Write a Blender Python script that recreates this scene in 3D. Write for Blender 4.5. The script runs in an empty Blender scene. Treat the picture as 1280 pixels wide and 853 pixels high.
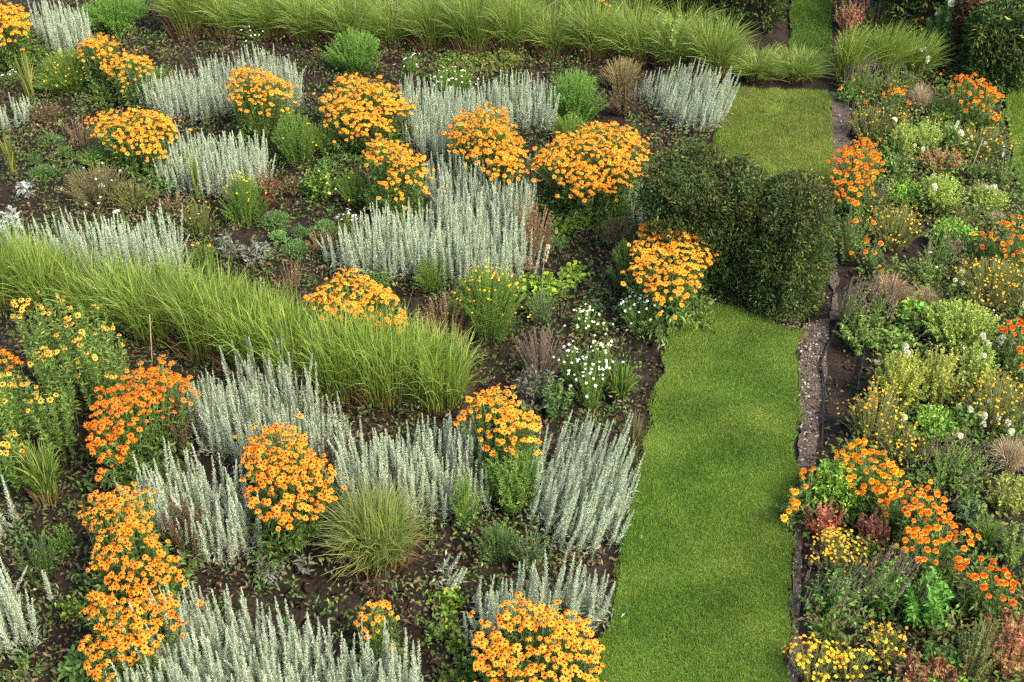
import bpy, math
import numpy as np
from mathutils import Matrix, Vector

rng = np.random.default_rng(11)
S = bpy.context.scene
COL = S.collection
FPX, H, PITCH = 1600.0, 8.43, math.radians(36.6)
SP, CP = math.sin(PITCH), math.cos(PITCH)
CX, CY = 640.0, 426.5

# ------------------------------------------------------------------ survey helpers: a direction seen from the tower window -> a point of the garden
def ray(x, y):
    u, v = (x - CX) / FPX, (y - CY) / FPX
    return np.array([u, CP - v * SP, -SP - v * CP])

def at(x, y, z=0.0):
    d = ray(x, y)
    t = (z - H) / d[2]
    return np.array([d[0] * t, d[1] * t, z])

def depth(x, y):
    return -H / ray(x, y)[2]

def fit(x0, y0, x1, y1, hmin=0.10):
    xc = (x0 + x1) / 2
    g = at(xc, y1)
    r = (x1 - x0) / 2 * depth(xc, y1) / FPX
    ry = r
    for _ in range(9):
        gy = g[1] + 0.8 * ry
        d = ray(xc, y0)
        t = (gy + 0.35 * ry) / d[1]
        h = H + d[2] * t
        if h >= hmin:
            break
        ry *= 0.72
    h = max(h, hmin)
    d = ray(xc, (y0 + y1) / 2)
    gx = d[0] * gy / d[1]
    return np.array([gx, gy, 0.0]), r, ry, h

# ------------------------------------------------------------------ mesh building with numpy
def nrm(a):
    return a / np.maximum(np.linalg.norm(a, axis=-1, keepdims=True), 1e-9)

class MB:
    def __init__(self):
        self.V, self.C, self.F, self.M, self.n = [], [], [], [], 0
    def add(self, V, F, C, m=0):
        V = np.asarray(V, float).reshape(-1, 3)
        C = np.broadcast_to(np.asarray(C, float), (len(V), 3))
        F = np.asarray(F, int)
        self.V.append(V); self.C.append(C)
        self.F.append(F + self.n); self.M.append(np.full(len(F), m))
        self.n += len(V)
        return self
    def mesh(self, name, mats, smooth=False):
        me = bpy.data.meshes.new(name)
        if not self.V:
            return me
        V = np.concatenate(self.V); C = np.concatenate(self.C)
        loops = np.concatenate([f.ravel() for f in self.F])
        sizes = np.concatenate([np.full(len(f), f.shape[1]) for f in self.F])
        starts = np.concatenate([[0], np.cumsum(sizes)[:-1]])
        me.vertices.add(len(V)); me.vertices.foreach_set('co', V.ravel())
        me.loops.add(len(loops)); me.loops.foreach_set('vertex_index', loops.astype(np.int32))
        me.polygons.add(len(sizes))
        me.polygons.foreach_set('loop_start', starts.astype(np.int32))
        try:
            me.polygons.foreach_set('loop_total', sizes.astype(np.int32))
        except Exception:
            pass
        me.update(calc_edges=True)
        me.polygons.foreach_set('material_index', np.concatenate(self.M).astype(np.int32))
        if smooth:
            me.polygons.foreach_set('use_smooth', np.ones(len(sizes), bool))
        a = me.attributes.new('Col', 'FLOAT_COLOR', 'POINT')
        a.data.foreach_set('color', np.concatenate([np.clip(C, 0, 1), np.ones((len(C), 1))], 1).astype(np.float32).ravel())
        for m in (mats if isinstance(mats, (list, tuple)) else [mats]):
            me.materials.append(m)
        me.validate()
        return me

def leaves(mb, P, D, L, W, C, fold=0.25, droop=0.12, m=0, flat=0.0):
    n = len(P)
    if n == 0: return
    D = nrm(D); L = np.broadcast_to(L, n)[:, None]; W = np.broadcast_to(W, n)[:, None]
    up = np.array([0, 0, 1.0]) + rng.normal(0, 0.45 * (1 - flat) + 0.08, (n, 3))
    Sd = nrm(np.cross(D, up)); N = np.cross(Sd, D)
    mid = P + D * L * 0.45
    l = mid + Sd * W * 0.5 + N * fold * W
    r = mid - Sd * W * 0.5 + N * fold * W
    t = P + D * L - np.array([0, 0, 1.0]) * droop * L
    V = np.stack([P, l, r, t], 1).reshape(-1, 3)
    i = np.arange(n)[:, None] * 4
    F = np.concatenate([i + [0, 2, 3], i + [0, 3, 1]])
    mb.add(V, F, np.repeat(C, 4, 0), m)

def broad(mb, P, D, L, W, C, droop=0.2, m=0):
    """a wider leaf: two halves folded at the midrib, blunt outline"""
    n = len(P)
    D = nrm(D); L = np.broadcast_to(L, n)[:, None]; W = np.broadcast_to(W, n)[:, None]
    up = np.array([0, 0, 1.0]) + rng.normal(0, 0.25, (n, 3))
    Sd = nrm(np.cross(D, up)); N = np.cross(Sd, D)
    Z = np.array([0, 0, 1.0])
    m1 = P + D * L * .35 + N * -.03; m2 = P + D * L * .72 - Z * droop * .4 * L
    a1 = m1 + Sd * W * .5 + N * W * .12; b1 = m1 - Sd * W * .5 + N * W * .12
    a2 = m2 + Sd * W * .38 + N * W * .1; b2 = m2 - Sd * W * .38 + N * W * .1
    t = P + D * L - Z * droop * L
    V = np.stack([P, a1, m1, b1, a2, m2, b2, t], 1).reshape(-1, 3)
    i = np.arange(n)[:, None] * 8
    mb.add(V, np.concatenate([i + [0, 2, 1], i + [0, 3, 2], i + [4, 5, 7], i + [5, 6, 7]]), np.repeat(C, 8, 0), m)
    # middle quads reuse the same vertices
    mb.F.append((np.concatenate([i + [1, 2, 5, 4], i + [2, 3, 6, 5]])) + mb.n - len(V))
    mb.M.append(np.full(2 * n, m))

def ribbons(mb, P, W, C, m=0):
    n, K, _ = P.shape
    T = nrm(np.gradient(P, axis=1))
    side = nrm(np.cross(T, nrm(rng.normal(0, 1, (n, 1, 3)) + np.array([0, 0, .6]))))
    W = np.broadcast_to(W, (n, K))[..., None]
    V = np.stack([P - side * W / 2, P + side * W / 2], 2).reshape(-1, 3)
    C = np.broadcast_to(C, (n, K, 3)) if np.ndim(C) == 3 else np.broadcast_to(np.asarray(C)[:, None], (n, K, 3))
    CC = np.repeat(C.reshape(-1, 3), 2, 0)
    b = (np.arange(n)[:, None] * K + np.arange(K - 1)[None]).ravel()[:, None] * 2
    mb.add(V, b + [0, 1, 3, 2], CC, m)

def tubes(mb, P, rad, C, m=0, sides=3):
    n, K, _ = P.shape
    T = nrm(np.gradient(P, axis=1))
    ref = np.where(np.abs(T[..., 2:3]) > .9, [1.0, 0, 0], [0, 0, 1.0])
    A = nrm(np.cross(T, ref)); B = np.cross(T, A)
    rad = np.broadcast_to(rad, (n, K))[..., None]
    V = np.stack([P + rad * (A * math.cos(k * 2 * math.pi / sides) + B * math.sin(k * 2 * math.pi / sides)) for k in range(sides)], 2)
    base = (np.arange(n)[:, None] * K + np.arange(K - 1)[None]).ravel()[:, None] * sides
    F = np.concatenate([base + [k, (k + 1) % sides, (k + 1) % sides + sides, k + sides] for k in range(sides)])
    C = np.asarray(C, float)
    CC = np.broadcast_to(C, (n * K * sides, 3)) if C.ndim == 1 else np.repeat(C, K * sides, 0)
    mb.add(V.reshape(-1, 3), F, CC, m)

def jitter(col, n, j=0.16, col2=None, p2=0.0):
    c = np.tile(np.asarray(col, float), (n, 1))
    if col2 is not None:
        k = rng.random(n) < p2
        c[k] = np.asarray(col2, float)
    c *= np.exp(rng.normal(0, j, (n, 1)))
    c[:, 0] *= np.exp(rng.normal(0, j * .6, n))
    return c

def gen_stems(n, r, ry, h, base=.35, dome=.45, hv=.3, lean=(0, 0), K=6, q=None):
    a = rng.random(n) * 2 * math.pi
    q = np.sqrt(rng.random(n)) if q is None else q
    q = q * (1 + .12 * np.sin(a * 3 + rng.random() * 6) + .1 * np.sin(a * 5 + rng.random() * 6))
    tip = np.stack([r * q * np.cos(a), ry * q * np.sin(a), h * (1 - dome * q ** 2) * (1 - hv * rng.random(n) ** 1.5)], 1)
    tip[:, 0] += lean[0] * tip[:, 2]; tip[:, 1] += lean[1] * tip[:, 2]
    b = tip * base; b[:, 2] = 0
    b[:, :2] -= base * np.array(lean) * tip[:, 2:3]
    return bez(b, tip, K)

def bez(b, tip, K=6):
    c = b + (tip - b) * [.25, .25, .62]
    t = np.linspace(0, 1, K)[None, :, None]
    P = (1 - t) ** 2 * b[:, None] + 2 * t * (1 - t) * c[:, None] + t * t * tip[:, None]
    return P

def along(P, t):
    """points and tangents at parameters t (n,m) of paths P (n,K,3)"""
    n, K, _ = P.shape
    f = np.clip(t, 0, .9999) * (K - 1); i = f.astype(int); w = (f - i)[..., None]
    ii = np.arange(n)[:, None]
    A, B = P[ii, i], P[ii, i + 1]
    return A + (B - A) * w, nrm(B - A)

def leaves_on(mb, P, per, t0, t1, L, W, ang, col, j=.16, col2=None, p2=0, droop=.15, taper=.4, kind='n', m=0):
    n = len(P)
    t = t0 + (t1 - t0) * (np.arange(per)[None] + rng.random((n, per))) / per
    X, T = along(P, t)
    X, T, t = X.reshape(-1, 3), T.reshape(-1, 3), t.ravel()
    N = len(X)
    rad = nrm(np.cross(T, rng.normal(0, 1, (N, 3))))
    a = ang + rng.normal(0, .22, N)
    D = T * np.cos(a)[:, None] + rad * np.sin(a)[:, None]
    sc = (.65 + .6 * rng.random(N)) * (1 - taper * t)
    (broad if kind == 'b' else leaves)(mb, X, D, L * sc, W * sc, jitter(col, N, j, col2, p2), droop=droop, m=m)

# ------------------------------------------------------------------ objects
def link(name, data, parent=None, loc=None):
    o = bpy.data.objects.new(name, data); COL.objects.link(o)
    if parent is not None: o.parent = parent
    if loc is not None: o.location = loc
    return o

def tag(o, label=None, cat=None, group=None, kind=None):
    for k, v in (('label', label), ('category', cat), ('group', group), ('kind', kind)):
        if v: o[k] = v
    return o

def thing(name, loc, label, cat, group=None):
    return tag(link(name, None, None, loc), label, cat, group)

def oriented(o, loc, normal, spin, scale):
    z = Vector(normal).normalized()
    q = z.to_track_quat('Z', 'Y')
    o.matrix_local = Matrix.Translation(loc) @ q.to_matrix().to_4x4() @ Matrix.Rotation(spin, 4, 'Z') @ Matrix.Diagonal((*([scale] * 3), 1)) if np.isscalar(scale) else \
        Matrix.Translation(loc) @ q.to_matrix().to_4x4() @ Matrix.Rotation(spin, 4, 'Z') @ Matrix.Diagonal((*scale, 1))

# ------------------------------------------------------------------ materials
def nodes(name):
    m = bpy.data.materials.new(name); m.use_nodes = True
    nt = m.node_tree; nt.nodes.clear()
    return m, nt, nt.nodes, nt.links

def leaf_mat(name, rough=.55, trans=.3, spec=.3, vary=.12, nscale=9.0, sheen=0.0):
    m, nt, N, Lk = nodes(name)
    out = N.new('ShaderNodeOutputMaterial')
    at_ = N.new('ShaderNodeAttribute'); at_.attribute_name = 'Col'
    oi = N.new('ShaderNodeObjectInfo')
    no = N.new('ShaderNodeTexNoise'); no.inputs['Scale'].default_value = nscale; no.inputs['Detail'].default_value = 3
    geo = N.new('ShaderNodeNewGeometry'); Lk.new(geo.outputs['Position'], no.inputs['Vector'])
    mr = N.new('ShaderNodeMapRange'); mr.inputs['To Min'].default_value = 1 - vary; mr.inputs['To Max'].default_value = 1 + vary
    Lk.new(oi.outputs['Random'], mr.inputs['Value'])
    mn = N.new('ShaderNodeMapRange'); mn.inputs['From Min'].default_value = .3; mn.inputs['From Max'].default_value = .7
    mn.inputs['To Min'].default_value = .86; mn.inputs['To Max'].default_value = 1.14
    Lk.new(no.outputs['Fac'], mn.inputs['Value'])
    mu = N.new('ShaderNodeMath'); mu.operation = 'MULTIPLY'
    Lk.new(mr.outputs['Result'], mu.inputs[0]); Lk.new(mn.outputs['Result'], mu.inputs[1])
    hs = N.new('ShaderNodeHueSaturation'); Lk.new(at_.outputs['Color'], hs.inputs['Color']); Lk.new(mu.outputs[0], hs.inputs['Value'])
    bs = N.new('ShaderNodeBsdfPrincipled'); bs.inputs['Roughness'].default_value = rough
    bs.inputs['Specular IOR Level'].default_value = spec
    Lk.new(hs.outputs['Color'], bs.inputs['Base Color'])
    if trans > 0:
        tr = N.new('ShaderNodeBsdfTranslucent'); Lk.new(hs.outputs['Color'], tr.inputs['Color'])
        mx = N.new('ShaderNodeMixShader'); mx.inputs['Fac'].default_value = trans
        Lk.new(bs.outputs[0], mx.inputs[1]); Lk.new(tr.outputs[0], mx.inputs[2]); Lk.new(mx.outputs[0], out.inputs['Surface'])
    else:
        Lk.new(bs.outputs[0], out.inputs['Surface'])
    return m

def ramp_mat(name, stops, scale, rough=.9, bump=.4, detail=8, fine=None, bscale=None):
    m, nt, N, Lk = nodes(name)
    out = N.new('ShaderNodeOutputMaterial'); bs = N.new('ShaderNodeBsdfPrincipled')
    bs.inputs['Roughness'].default_value = rough; bs.inputs['Specular IOR Level'].default_value = .2
    tc = N.new('ShaderNodeTexCoord')
    no = N.new('ShaderNodeTexNoise'); no.inputs['Scale'].default_value = scale; no.inputs['Detail'].default_value = detail; no.inputs['Roughness'].default_value = .65
    Lk.new(tc.outputs['Object'], no.inputs['Vector'])
    cr = N.new('ShaderNodeValToRGB')
    while len(cr.color_ramp.elements) < len(stops): cr.color_ramp.elements.new(.5)
    for e, (p, c) in zip(cr.color_ramp.elements, stops): e.position = p; e.color = (*c, 1)
    Lk.new(no.outputs['Fac'], cr.inputs['Fac'])
    src = cr.outputs['Color']
    n2 = N.new('ShaderNodeTexNoise'); n2.inputs['Scale'].default_value = bscale or scale * 9; n2.inputs['Detail'].default_value = 6
    Lk.new(tc.outputs['Object'], n2.inputs['Vector'])
    if fine:
        mr = N.new('ShaderNodeMapRange'); mr.inputs['From Min'].default_value = .3; mr.inputs['From Max'].default_value = .7
        mr.inputs['To Min'].default_value = 1 - fine; mr.inputs['To Max'].default_value = 1 + fine
        Lk.new(n2.outputs['Fac'], mr.inputs['Value'])
        hs = N.new('ShaderNodeHueSaturation'); Lk.new(src, hs.inputs['Color']); Lk.new(mr.outputs['Result'], hs.inputs['Value']); src = hs.outputs['Color']
    Lk.new(src, bs.inputs['Base Color'])
    bp = N.new('ShaderNodeBump'); bp.inputs['Strength'].default_value = bump; bp.inputs['Distance'].default_value = .02
    Lk.new(n2.outputs['Fac'], bp.inputs['Height']); Lk.new(bp.outputs[0], bs.inputs['Normal'])
    Lk.new(bs.outputs[0], out.inputs['Surface'])
    return m

M_LEAF = leaf_mat('leaf', vary=.1)
M_GRASS = leaf_mat('grass_blade', rough=.5, trans=.35, vary=.1, nscale=3)
M_PETAL = leaf_mat('petal', rough=.6, trans=.25, spec=.15, vary=.16, nscale=5)
M_SILVER = leaf_mat('silver_leaf', rough=.8, trans=.2, spec=.15, vary=.1, nscale=2.5)
M_NEEDLE = leaf_mat('yew_needle', rough=.6, trans=.2, spec=.15, vary=.05, nscale=3)
M_WOOD = leaf_mat('stem_wood', rough=.8, trans=0, vary=.1)
M_DRY = leaf_mat('dry_leaf', rough=.8, trans=.2, spec=.1, vary=.1)
M_CHIP = leaf_mat('chip', rough=.95, trans=0, spec=.1, vary=0, nscale=20)
M_SOIL = ramp_mat('dark_soil', [(.25, (.0075, .0046, .0026)), (.5, (.0165, .0108, .006)), (.72, (.036, .024, .0135))], 2.6, fine=.7, bump=1.0, bscale=30)
M_LAWN = ramp_mat('lawn_thatch', [(.3, (.06, .10, .012)), (.55, (.09, .14, .016)), (.75, (.14, .15, .028))], 1.3, fine=.3, bump=.3, bscale=60)
M_GRAVEL = ramp_mat('gravel_bed', [(.3, (.05, .037, .025)), (.6, (.10, .076, .053)), (.8, (.16, .13, .098))], 14, fine=.4, bump=.8, bscale=70)
M_HOSE = ramp_mat('black_hose', [(.3, (.012, .012, .013)), (.7, (.03, .03, .03))], 20, rough=.6, bump=.1)
M_CANE = ramp_mat('bamboo', [(.3, (.28, .19, .09)), (.7, (.42, .31, .17))], 12, rough=.6, bump=.1)
M_TAG = ramp_mat('white_tag', [(.3, (.7, .7, .72)), (.7, (.8, .8, .8))], 5, rough=.5, bump=.05)
# ------------------------------------------------------------------ flower heads (unit radius, facing +Z)
def daisy_mesh(name, npet, cin, cmid, ctip, eye, er=.3, droop=.12, eh=.22):
    mb = MB()
    for k in range(npet):
        a = 2 * math.pi * (k + rng.uniform(-.22, .22)) / npet; L = rng.uniform(.85, 1.06); w = rng.uniform(.95, 1.2) * 3.0 / npet
        dz = rng.uniform(-.12, .1) - droop
        ca, sa = math.cos(a), math.sin(a)
        loc = [(.18, -w * .28, 0), (.18, w * .28, 0), (.55 * L, -w * .52, .05), (.55 * L, w * .52, .05), (.9 * L, -w * .38, dz * .6), (.9 * L, w * .38, dz * .6), (L, 0, dz)]
        V = [(x * ca - y * sa, x * sa + y * ca, z) for x, y, z in loc]
        C = [cin, cin, cmid, cmid, ctip, ctip, ctip]
        mb.add(V, [[0, 2, 3, 1], [2, 4, 5, 3]], C, 0)
        mb.F.append(np.array([[4, 6, 5]]) + mb.n - 7); mb.M.append(np.zeros(1, int))
    rings = [(er, 0.02), (er * .85, eh * .7), (er * .45, eh)]
    V = [(r * math.cos(i * math.pi / 4), r * math.sin(i * math.pi / 4), z) for r, z in rings for i in range(8)] + [(0, 0, eh * 1.05)]
    mb.add(V, [[j * 8 + i, j * 8 + (i + 1) % 8, (j + 1) * 8 + (i + 1) % 8, (j + 1) * 8 + i] for j in range(2) for i in range(8)], eye, 1)
    mb.F.append(np.array([[16 + i, 16 + (i + 1) % 8, 24] for i in range(8)]) + mb.n - 25); mb.M.append(np.ones(8, int))
    return mb.mesh(name, [M_PETAL, M_CHIP])

def double_mesh(name, cin, cout, layers=4, per=9, hgt=.55):
    mb = MB()
    for l in range(layers):
        f = l / (layers - 1); el = .08 + f * 1.15
        n = max(5, int(per * (1 - .45 * f)))
        a = (np.arange(n) + .5 * (l % 2) + rng.uniform(-.2, .2, n)) * 2 * math.pi / n
        D = np.stack([np.cos(a) * math.cos(el), np.sin(a) * math.cos(el), np.full(n, math.sin(el))], 1)
        c = np.asarray(cout) * (1 - f) + np.asarray(cin) * f
        P = np.tile([0, 0, hgt * .25 * f], (n, 1)) + D * .1
        broad(mb, P, D, .9 * (1 - .28 * f), .62 * (1 - .2 * f), jitter(c, n, .1), droop=.05)
    return mb.mesh(name, [M_PETAL])

def cluster_mesh(name, col, n=16, hgt=1.2):
    """a short spike of small petals (phlox, snapdragon)"""
    mb = MB()
    d = nrm(rng.normal(0, 1, (n * 4, 3)) + [0, 0, .5])
    t = rng.random(n * 4)
    P = d * np.array([.45, .45, .3]) * (1 - .4 * t)[:, None] + np.stack([0 * t, 0 * t, t * hgt], 1)
    leaves(mb, P, d + rng.normal(0, .4, d.shape), .42, .4, jitter(col, n * 4, .07), droop=.05)
    return mb.mesh(name, [M_PETAL])

OR_IN, OR_MID, OR_TIP, EYE = (.62, .075, .004), (.80, .25, .010), (.86, .35, .018), (.018, .007, .004)
DAISY = {
    'orange': [daisy_mesh('coneflower_head', n, (.64, .08, .004), (.84, .228, .010), (.88, .30, .022), EYE, .235, d) for n, d in ((10, .1), (12, .2), (11, .35), (10, .15), (9, .75))],
    'gold': [daisy_mesh('coneflower_head', n, (.67, .10, .004), (.86, .272, .013), (.90, .36, .030), EYE, .22, d) for n, d in ((10, .1), (12, .2), (11, .35), (10, .15), (9, .75))],
    'deep': [daisy_mesh('coneflower_head', n, (.54, .05, .004), (.80, .165, .007), (.84, .225, .012), EYE, .235, d) for n, d in ((10, .1), (12, .2), (11, .35), (10, .15), (9, .75))],
    'yellow': [daisy_mesh('helenium_head', n, (.66, .22, .01), (.72, .33, .02), (.74, .41, .08), (.05, .02, .008), .34, d) for n, d in ((9, .25), (10, .35))],
    'bright': [daisy_mesh('yellow_head', n, (.70, .32, .01), (.76, .40, .012), (.78, .44, .03), (.45, .22, .01), .3, .1) for n in (6, 7)],
    'white': [daisy_mesh('white_head', 5, (.7, .7, .6), (.8, .8, .78), (.82, .82, .8), (.5, .45, .1), .2, .1)],
    'pale': [daisy_mesh('pale_head', 7, (.62, .64, .3), (.7, .72, .45), (.74, .75, .5), (.5, .45, .1), .3, .1)],
}
DOUBLE = {
    'orange': [double_mesh('double_head', (.82, .16, .006), (.88, .32, .022), l) for l in (3, 4, 4)],
    'red_orange': [double_mesh('double_head', (.78, .105, .006), (.87, .235, .016), l) for l in (3, 4, 4)],
    'amber': [double_mesh('double_head', (.85, .22, .007), (.9, .40, .022), l) for l in (3, 4, 4)],
    'cream': [double_mesh('cream_head', (.78, .72, .36), (.82, .8, .6), 5, 11)],
    'red': [double_mesh('red_head', (.6, .02, .015), (.72, .04, .03), 5, 11)],
    'pink': [double_mesh('pink_head', (.6, .05, .12), (.66, .10, .18), 5, 11)],
}
CLUST = {'white': [cluster_mesh('white_cluster', (.66, .66, .44)) for _ in range(3)], 'poppy': DAISY['white']}

def spike_mesh(name, col, col2, n=150, w=.05):
    """a unit-high flower spike of tiny bracts"""
    mb = MB()
    P = np.zeros((1, 4, 3)); P[0, :, 2] = np.linspace(0, .98, 4)
    tubes(mb, P, .012, np.array(col) * .7)
    t = rng.random(n) ** .8
    a = rng.random(n) * 2 * math.pi
    D = np.stack([np.cos(a), np.sin(a), np.full(n, .9)], 1)
    X = np.stack([0 * t, 0 * t, t], 1)
    leaves(mb, X, D, w * (1.25 - .75 * t), w * .75, jitter(col, n, .2, col2, .3))
    return mb.mesh(name, [M_DRY])

SPIKES = [spike_mesh('salvia_spike', (.25, .175, .155), (.20, .20, .09), 110, .055) for _ in range(3)]
CORAL = [spike_mesh('coral_spike', (.46, .18, .12), (.36, .27, .12), 60, .42) for _ in range(2)]

def artemisia_mesh():
    mb = MB()
    K = 7
    z = np.linspace(0, 1, K)
    P = np.zeros((1, K, 3)); P[0, :, 2] = z * .97
    P[0, :, 0] = .03 * np.sin(z * 2.5 + rng.random() * 6); P[0, :, 1] = .03 * np.sin(z * 2.2 + rng.random() * 6)
    c = (.30, .35, .25)
    tubes(mb, P, np.linspace(.010, .004, K)[None], c)
    n = 190
    t = np.sort(.05 + .93 * rng.random(n) ** .82)
    X, T = along(P, t[None]); X, T = X[0], T[0]
    a = np.arange(n) * 2.4
    el = rng.normal(.55, .22, n)
    D = np.stack([np.cos(a) * np.cos(el), np.sin(a) * np.cos(el), np.sin(el)], 1)
    L = (.14 * (1 - t) ** .8 + .034) * rng.uniform(.75, 1.2, n)
    leaves(mb, X, D, L, .014 + .006 * rng.random(n), jitter((.37, .43, .275), n, .2, (.535, .59, .405), .4), droop=.02)
    # small side shoots with bud clusters in the upper half
    m = 120
    t2 = .42 + .56 * rng.random(m); X2, _ = along(P, t2[None]); X2 = X2[0]
    a2 = rng.random(m) * 6.28
    D2 = np.stack([np.cos(a2) * .6, np.sin(a2) * .6, np.ones(m)], 1)
    X2 = X2 + D2 * (.022 * (1.1 - t2))[:, None]
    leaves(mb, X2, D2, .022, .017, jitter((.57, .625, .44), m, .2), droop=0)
    return mb.mesh('artemisia_stem', [M_SILVER])
ARTE = [artemisia_mesh() for _ in range(8)]

def put(mesh, name, parent, loc, normal, scale, spin=None):
    o = link(name, mesh, parent)
    oriented(o, loc, normal, rng.random() * 6.28 if spin is None else spin, scale)
    return o

def many(parent, name, meshes, P, Nn, scales, limit=100):
    """every head its own part; beyond the limit the rest as one stuff part"""
    n = len(P)
    idx = np.argsort(P[:, 1])                     # the nearest first
    for i in idx[:limit]:
        put(meshes[i % len(meshes)], name, parent, P[i], Nn[i], scales[i])
    rest = idx[limit:]
    if len(rest):
        merged(parent, name + 's', meshes, P[rest], Nn[rest], [scales[i] for i in rest])

def merged(parent, name, meshes, P, Nn, scales):
    mb = MB(); cache = {}
    for k in range(len(P)):
        me = meshes[k % len(meshes)]
        if me.name not in cache:
            v = np.empty(len(me.vertices) * 3); me.vertices.foreach_get('co', v)
            c = np.empty(len(me.vertices) * 4, np.float32); me.attributes['Col'].data.foreach_get('color', c)
            fs = {}
            for p in me.polygons: fs.setdefault((len(p.vertices), p.material_index), []).append(list(p.vertices))
            cache[me.name] = (v.reshape(-1, 3), c.reshape(-1, 4)[:, :3], fs)
        v, c, fs = cache[me.name]
        q = np.array(Vector(Nn[k]).normalized().to_track_quat('Z', 'Y').to_matrix()) @ np.array(Matrix.Rotation(rng.random() * 6.28, 3, 'Z'))
        W = (v * scales[k]) @ q.T + P[k]
        first = True
        for (s, m), f in fs.items():
            if first:
                mb.add(W, f, c, m); first = False
            else:
                mb.F.append(np.array(f) + mb.n - len(W)); mb.M.append(np.full(len(f), m))
    o = link(name, mb.mesh(name, list(meshes[0].materials)), parent)
    o['kind'] = 'stuff'
    return o

# ------------------------------------------------------------------ polygons
def inside(poly, pts):
    x, y = pts[:, 0], pts[:, 1]; c = np.zeros(len(pts), bool)
    p = np.asarray(poly); n = len(p)
    for i in range(n):
        x1, y1 = p[i]; x2, y2 = p[(i + 1) % n]
        k = ((y1 > y) != (y2 > y)) & (x < (x2 - x1) * (y - y1) / (y2 - y1 + 1e-12) + x1)
        c ^= k
    return c

def edge_dist(poly, pts):
    p = np.asarray(poly); d = np.full(len(pts), 1e9)
    for i in range(len(p)):
        a, b = p[i], p[(i + 1) % len(p)]; ab = b - a
        t = np.clip(((pts - a) @ ab) / (ab @ ab + 1e-12), 0, 1)
        d = np.minimum(d, np.linalg.norm(pts - (a + t[:, None] * ab), axis=1))
    return d

def scatter(poly, spacing, limit=9999, tries=30):
    p = np.asarray(poly); lo, hi = p.min(0), p.max(0)
    n = int((hi - lo).prod() / spacing ** 2 * tries) + 50
    c = rng.uniform(lo, hi, (n, 2)); c = c[inside(p, c)]
    out, grid = [], {}
    for q in c:
        k = (int(q[0] // spacing), int(q[1] // spacing))
        if all((q[0] - o[0]) ** 2 + (q[1] - o[1]) ** 2 >= spacing ** 2 for dx in (-1, 0, 1) for dy in (-1, 0, 1) for o in grid.get((k[0] + dx, k[1] + dy), ())):
            grid.setdefault(k, []).append(q); out.append(q)
            if len(out) >= limit: break
    return np.array(out).reshape(-1, 2)

def pxpoly(pts, z=0.0):
    return np.array([at(x, y, z)[:2] for x, y in pts])

def shoelace(p):
    return .5 * abs(np.dot(p[:, 0], np.roll(p[:, 1], 1)) - np.dot(p[:, 1], np.roll(p[:, 0], 1)))

# ------------------------------------------------------------------ coneflowers and other daisies in dense heads over a leafy dome
GREEN_MID, GREEN_YEL = (.075, .125, .022), (.13, .18, .03)
def bloom_clump(poly, h, tint, label, name='coneflower_clump', cat='coneflower', group='orange coneflower clumps in the left bed', spacing=.037, fr=.0345,
                double=False, leafcol=(.085, .145, .028), low=.68, drop_front=.14, sparse=0.0):
    W = pxpoly(poly, h * .86)
    c = W.mean(0)
    P2 = scatter(W, spacing)
    keep = .84 + .42 * np.sin(P2[:, 0] * 9 + rng.random() * 6) * np.sin(P2[:, 1] * 10 + rng.random() * 6) - .35 * np.exp(-edge_dist(W, P2) / .08)
    P2 = P2[rng.random(len(P2)) < keep]
    if sparse: P2 = P2[rng.random(len(P2)) > sparse]
    e = edge_dist(W, P2); R = max(e.max(), .12)
    # a few stray heads outside the outline
    k = max(3, len(P2) // 9)
    s = c + (P2[rng.integers(0, len(P2), k)] - c) * rng.uniform(1.05, 1.4, (k, 1))
    P2 = np.concatenate([P2, s]); e = np.concatenate([e, -.05 * np.ones(k)])
    q = np.clip(e / R, -.2, 1)
    front = np.clip((c[1] - P2[:, 1]) / (np.ptp(W[:, 1]) / 2 + .01), 0, 1)
    z = h * (1 - (1 - low) * .5 * (1 - q) ** 2 - drop_front * front * (1 - q)) + rng.normal(0, .04, len(P2)) + .05 * np.sin(P2[:, 0] * 7 + rng.random() * 6) * np.sin(P2[:, 1] * 8)
    P = np.concatenate([P2 - c, z[:, None]], 1)
    root = thing(name, (c[0], c[1], 0), label, cat, group)
    out = P[:, :2] / (np.abs(P[:, :2]).max() + .01)
    N = np.concatenate([out * .5, np.ones((len(P), 1))], 1) + rng.normal(0, .34, (len(P), 3)) + [0, -.15, 0]
    many(root, 'flower', (DOUBLE if double else DAISY)[tint], P, N, fr * rng.uniform(.62, 1.12, len(P)))
    # stems and leaves
    b = P * [.5, .5, 0]; b[:, :2] += rng.normal(0, .05, (len(P), 2))
    tips = P - [0, 0, .012]
    paths = bez(b, tips)
    sb = MB(); tubes(sb, paths, .0035, np.array(leafcol) * 1.1)
    link('stems', sb.mesh('stems', M_WOOD), root)['kind'] = 'stuff'
    fb = MB()
    leaves_on(fb, paths, 14, .10, .93, .085, .026, .95, leafcol, col2=(.14, .20, .035), p2=.35)
    nb = max(20, int(len(P) * .5)); r = np.abs(P[:, 0]).max(); ry = np.abs(P[:, 1]).max()
    low_p = gen_stems(nb, r * .92, ry * .92, h * .7, base=.5, dome=.6)
    leaves_on(fb, low_p, 14, .1, 1, .10, .034, .9, np.array(leafcol) * .9, col2=(.13, .19, .035), p2=.35)
    link('foliage', fb.mesh('foliage', M_LEAF), root)
    return root

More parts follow.
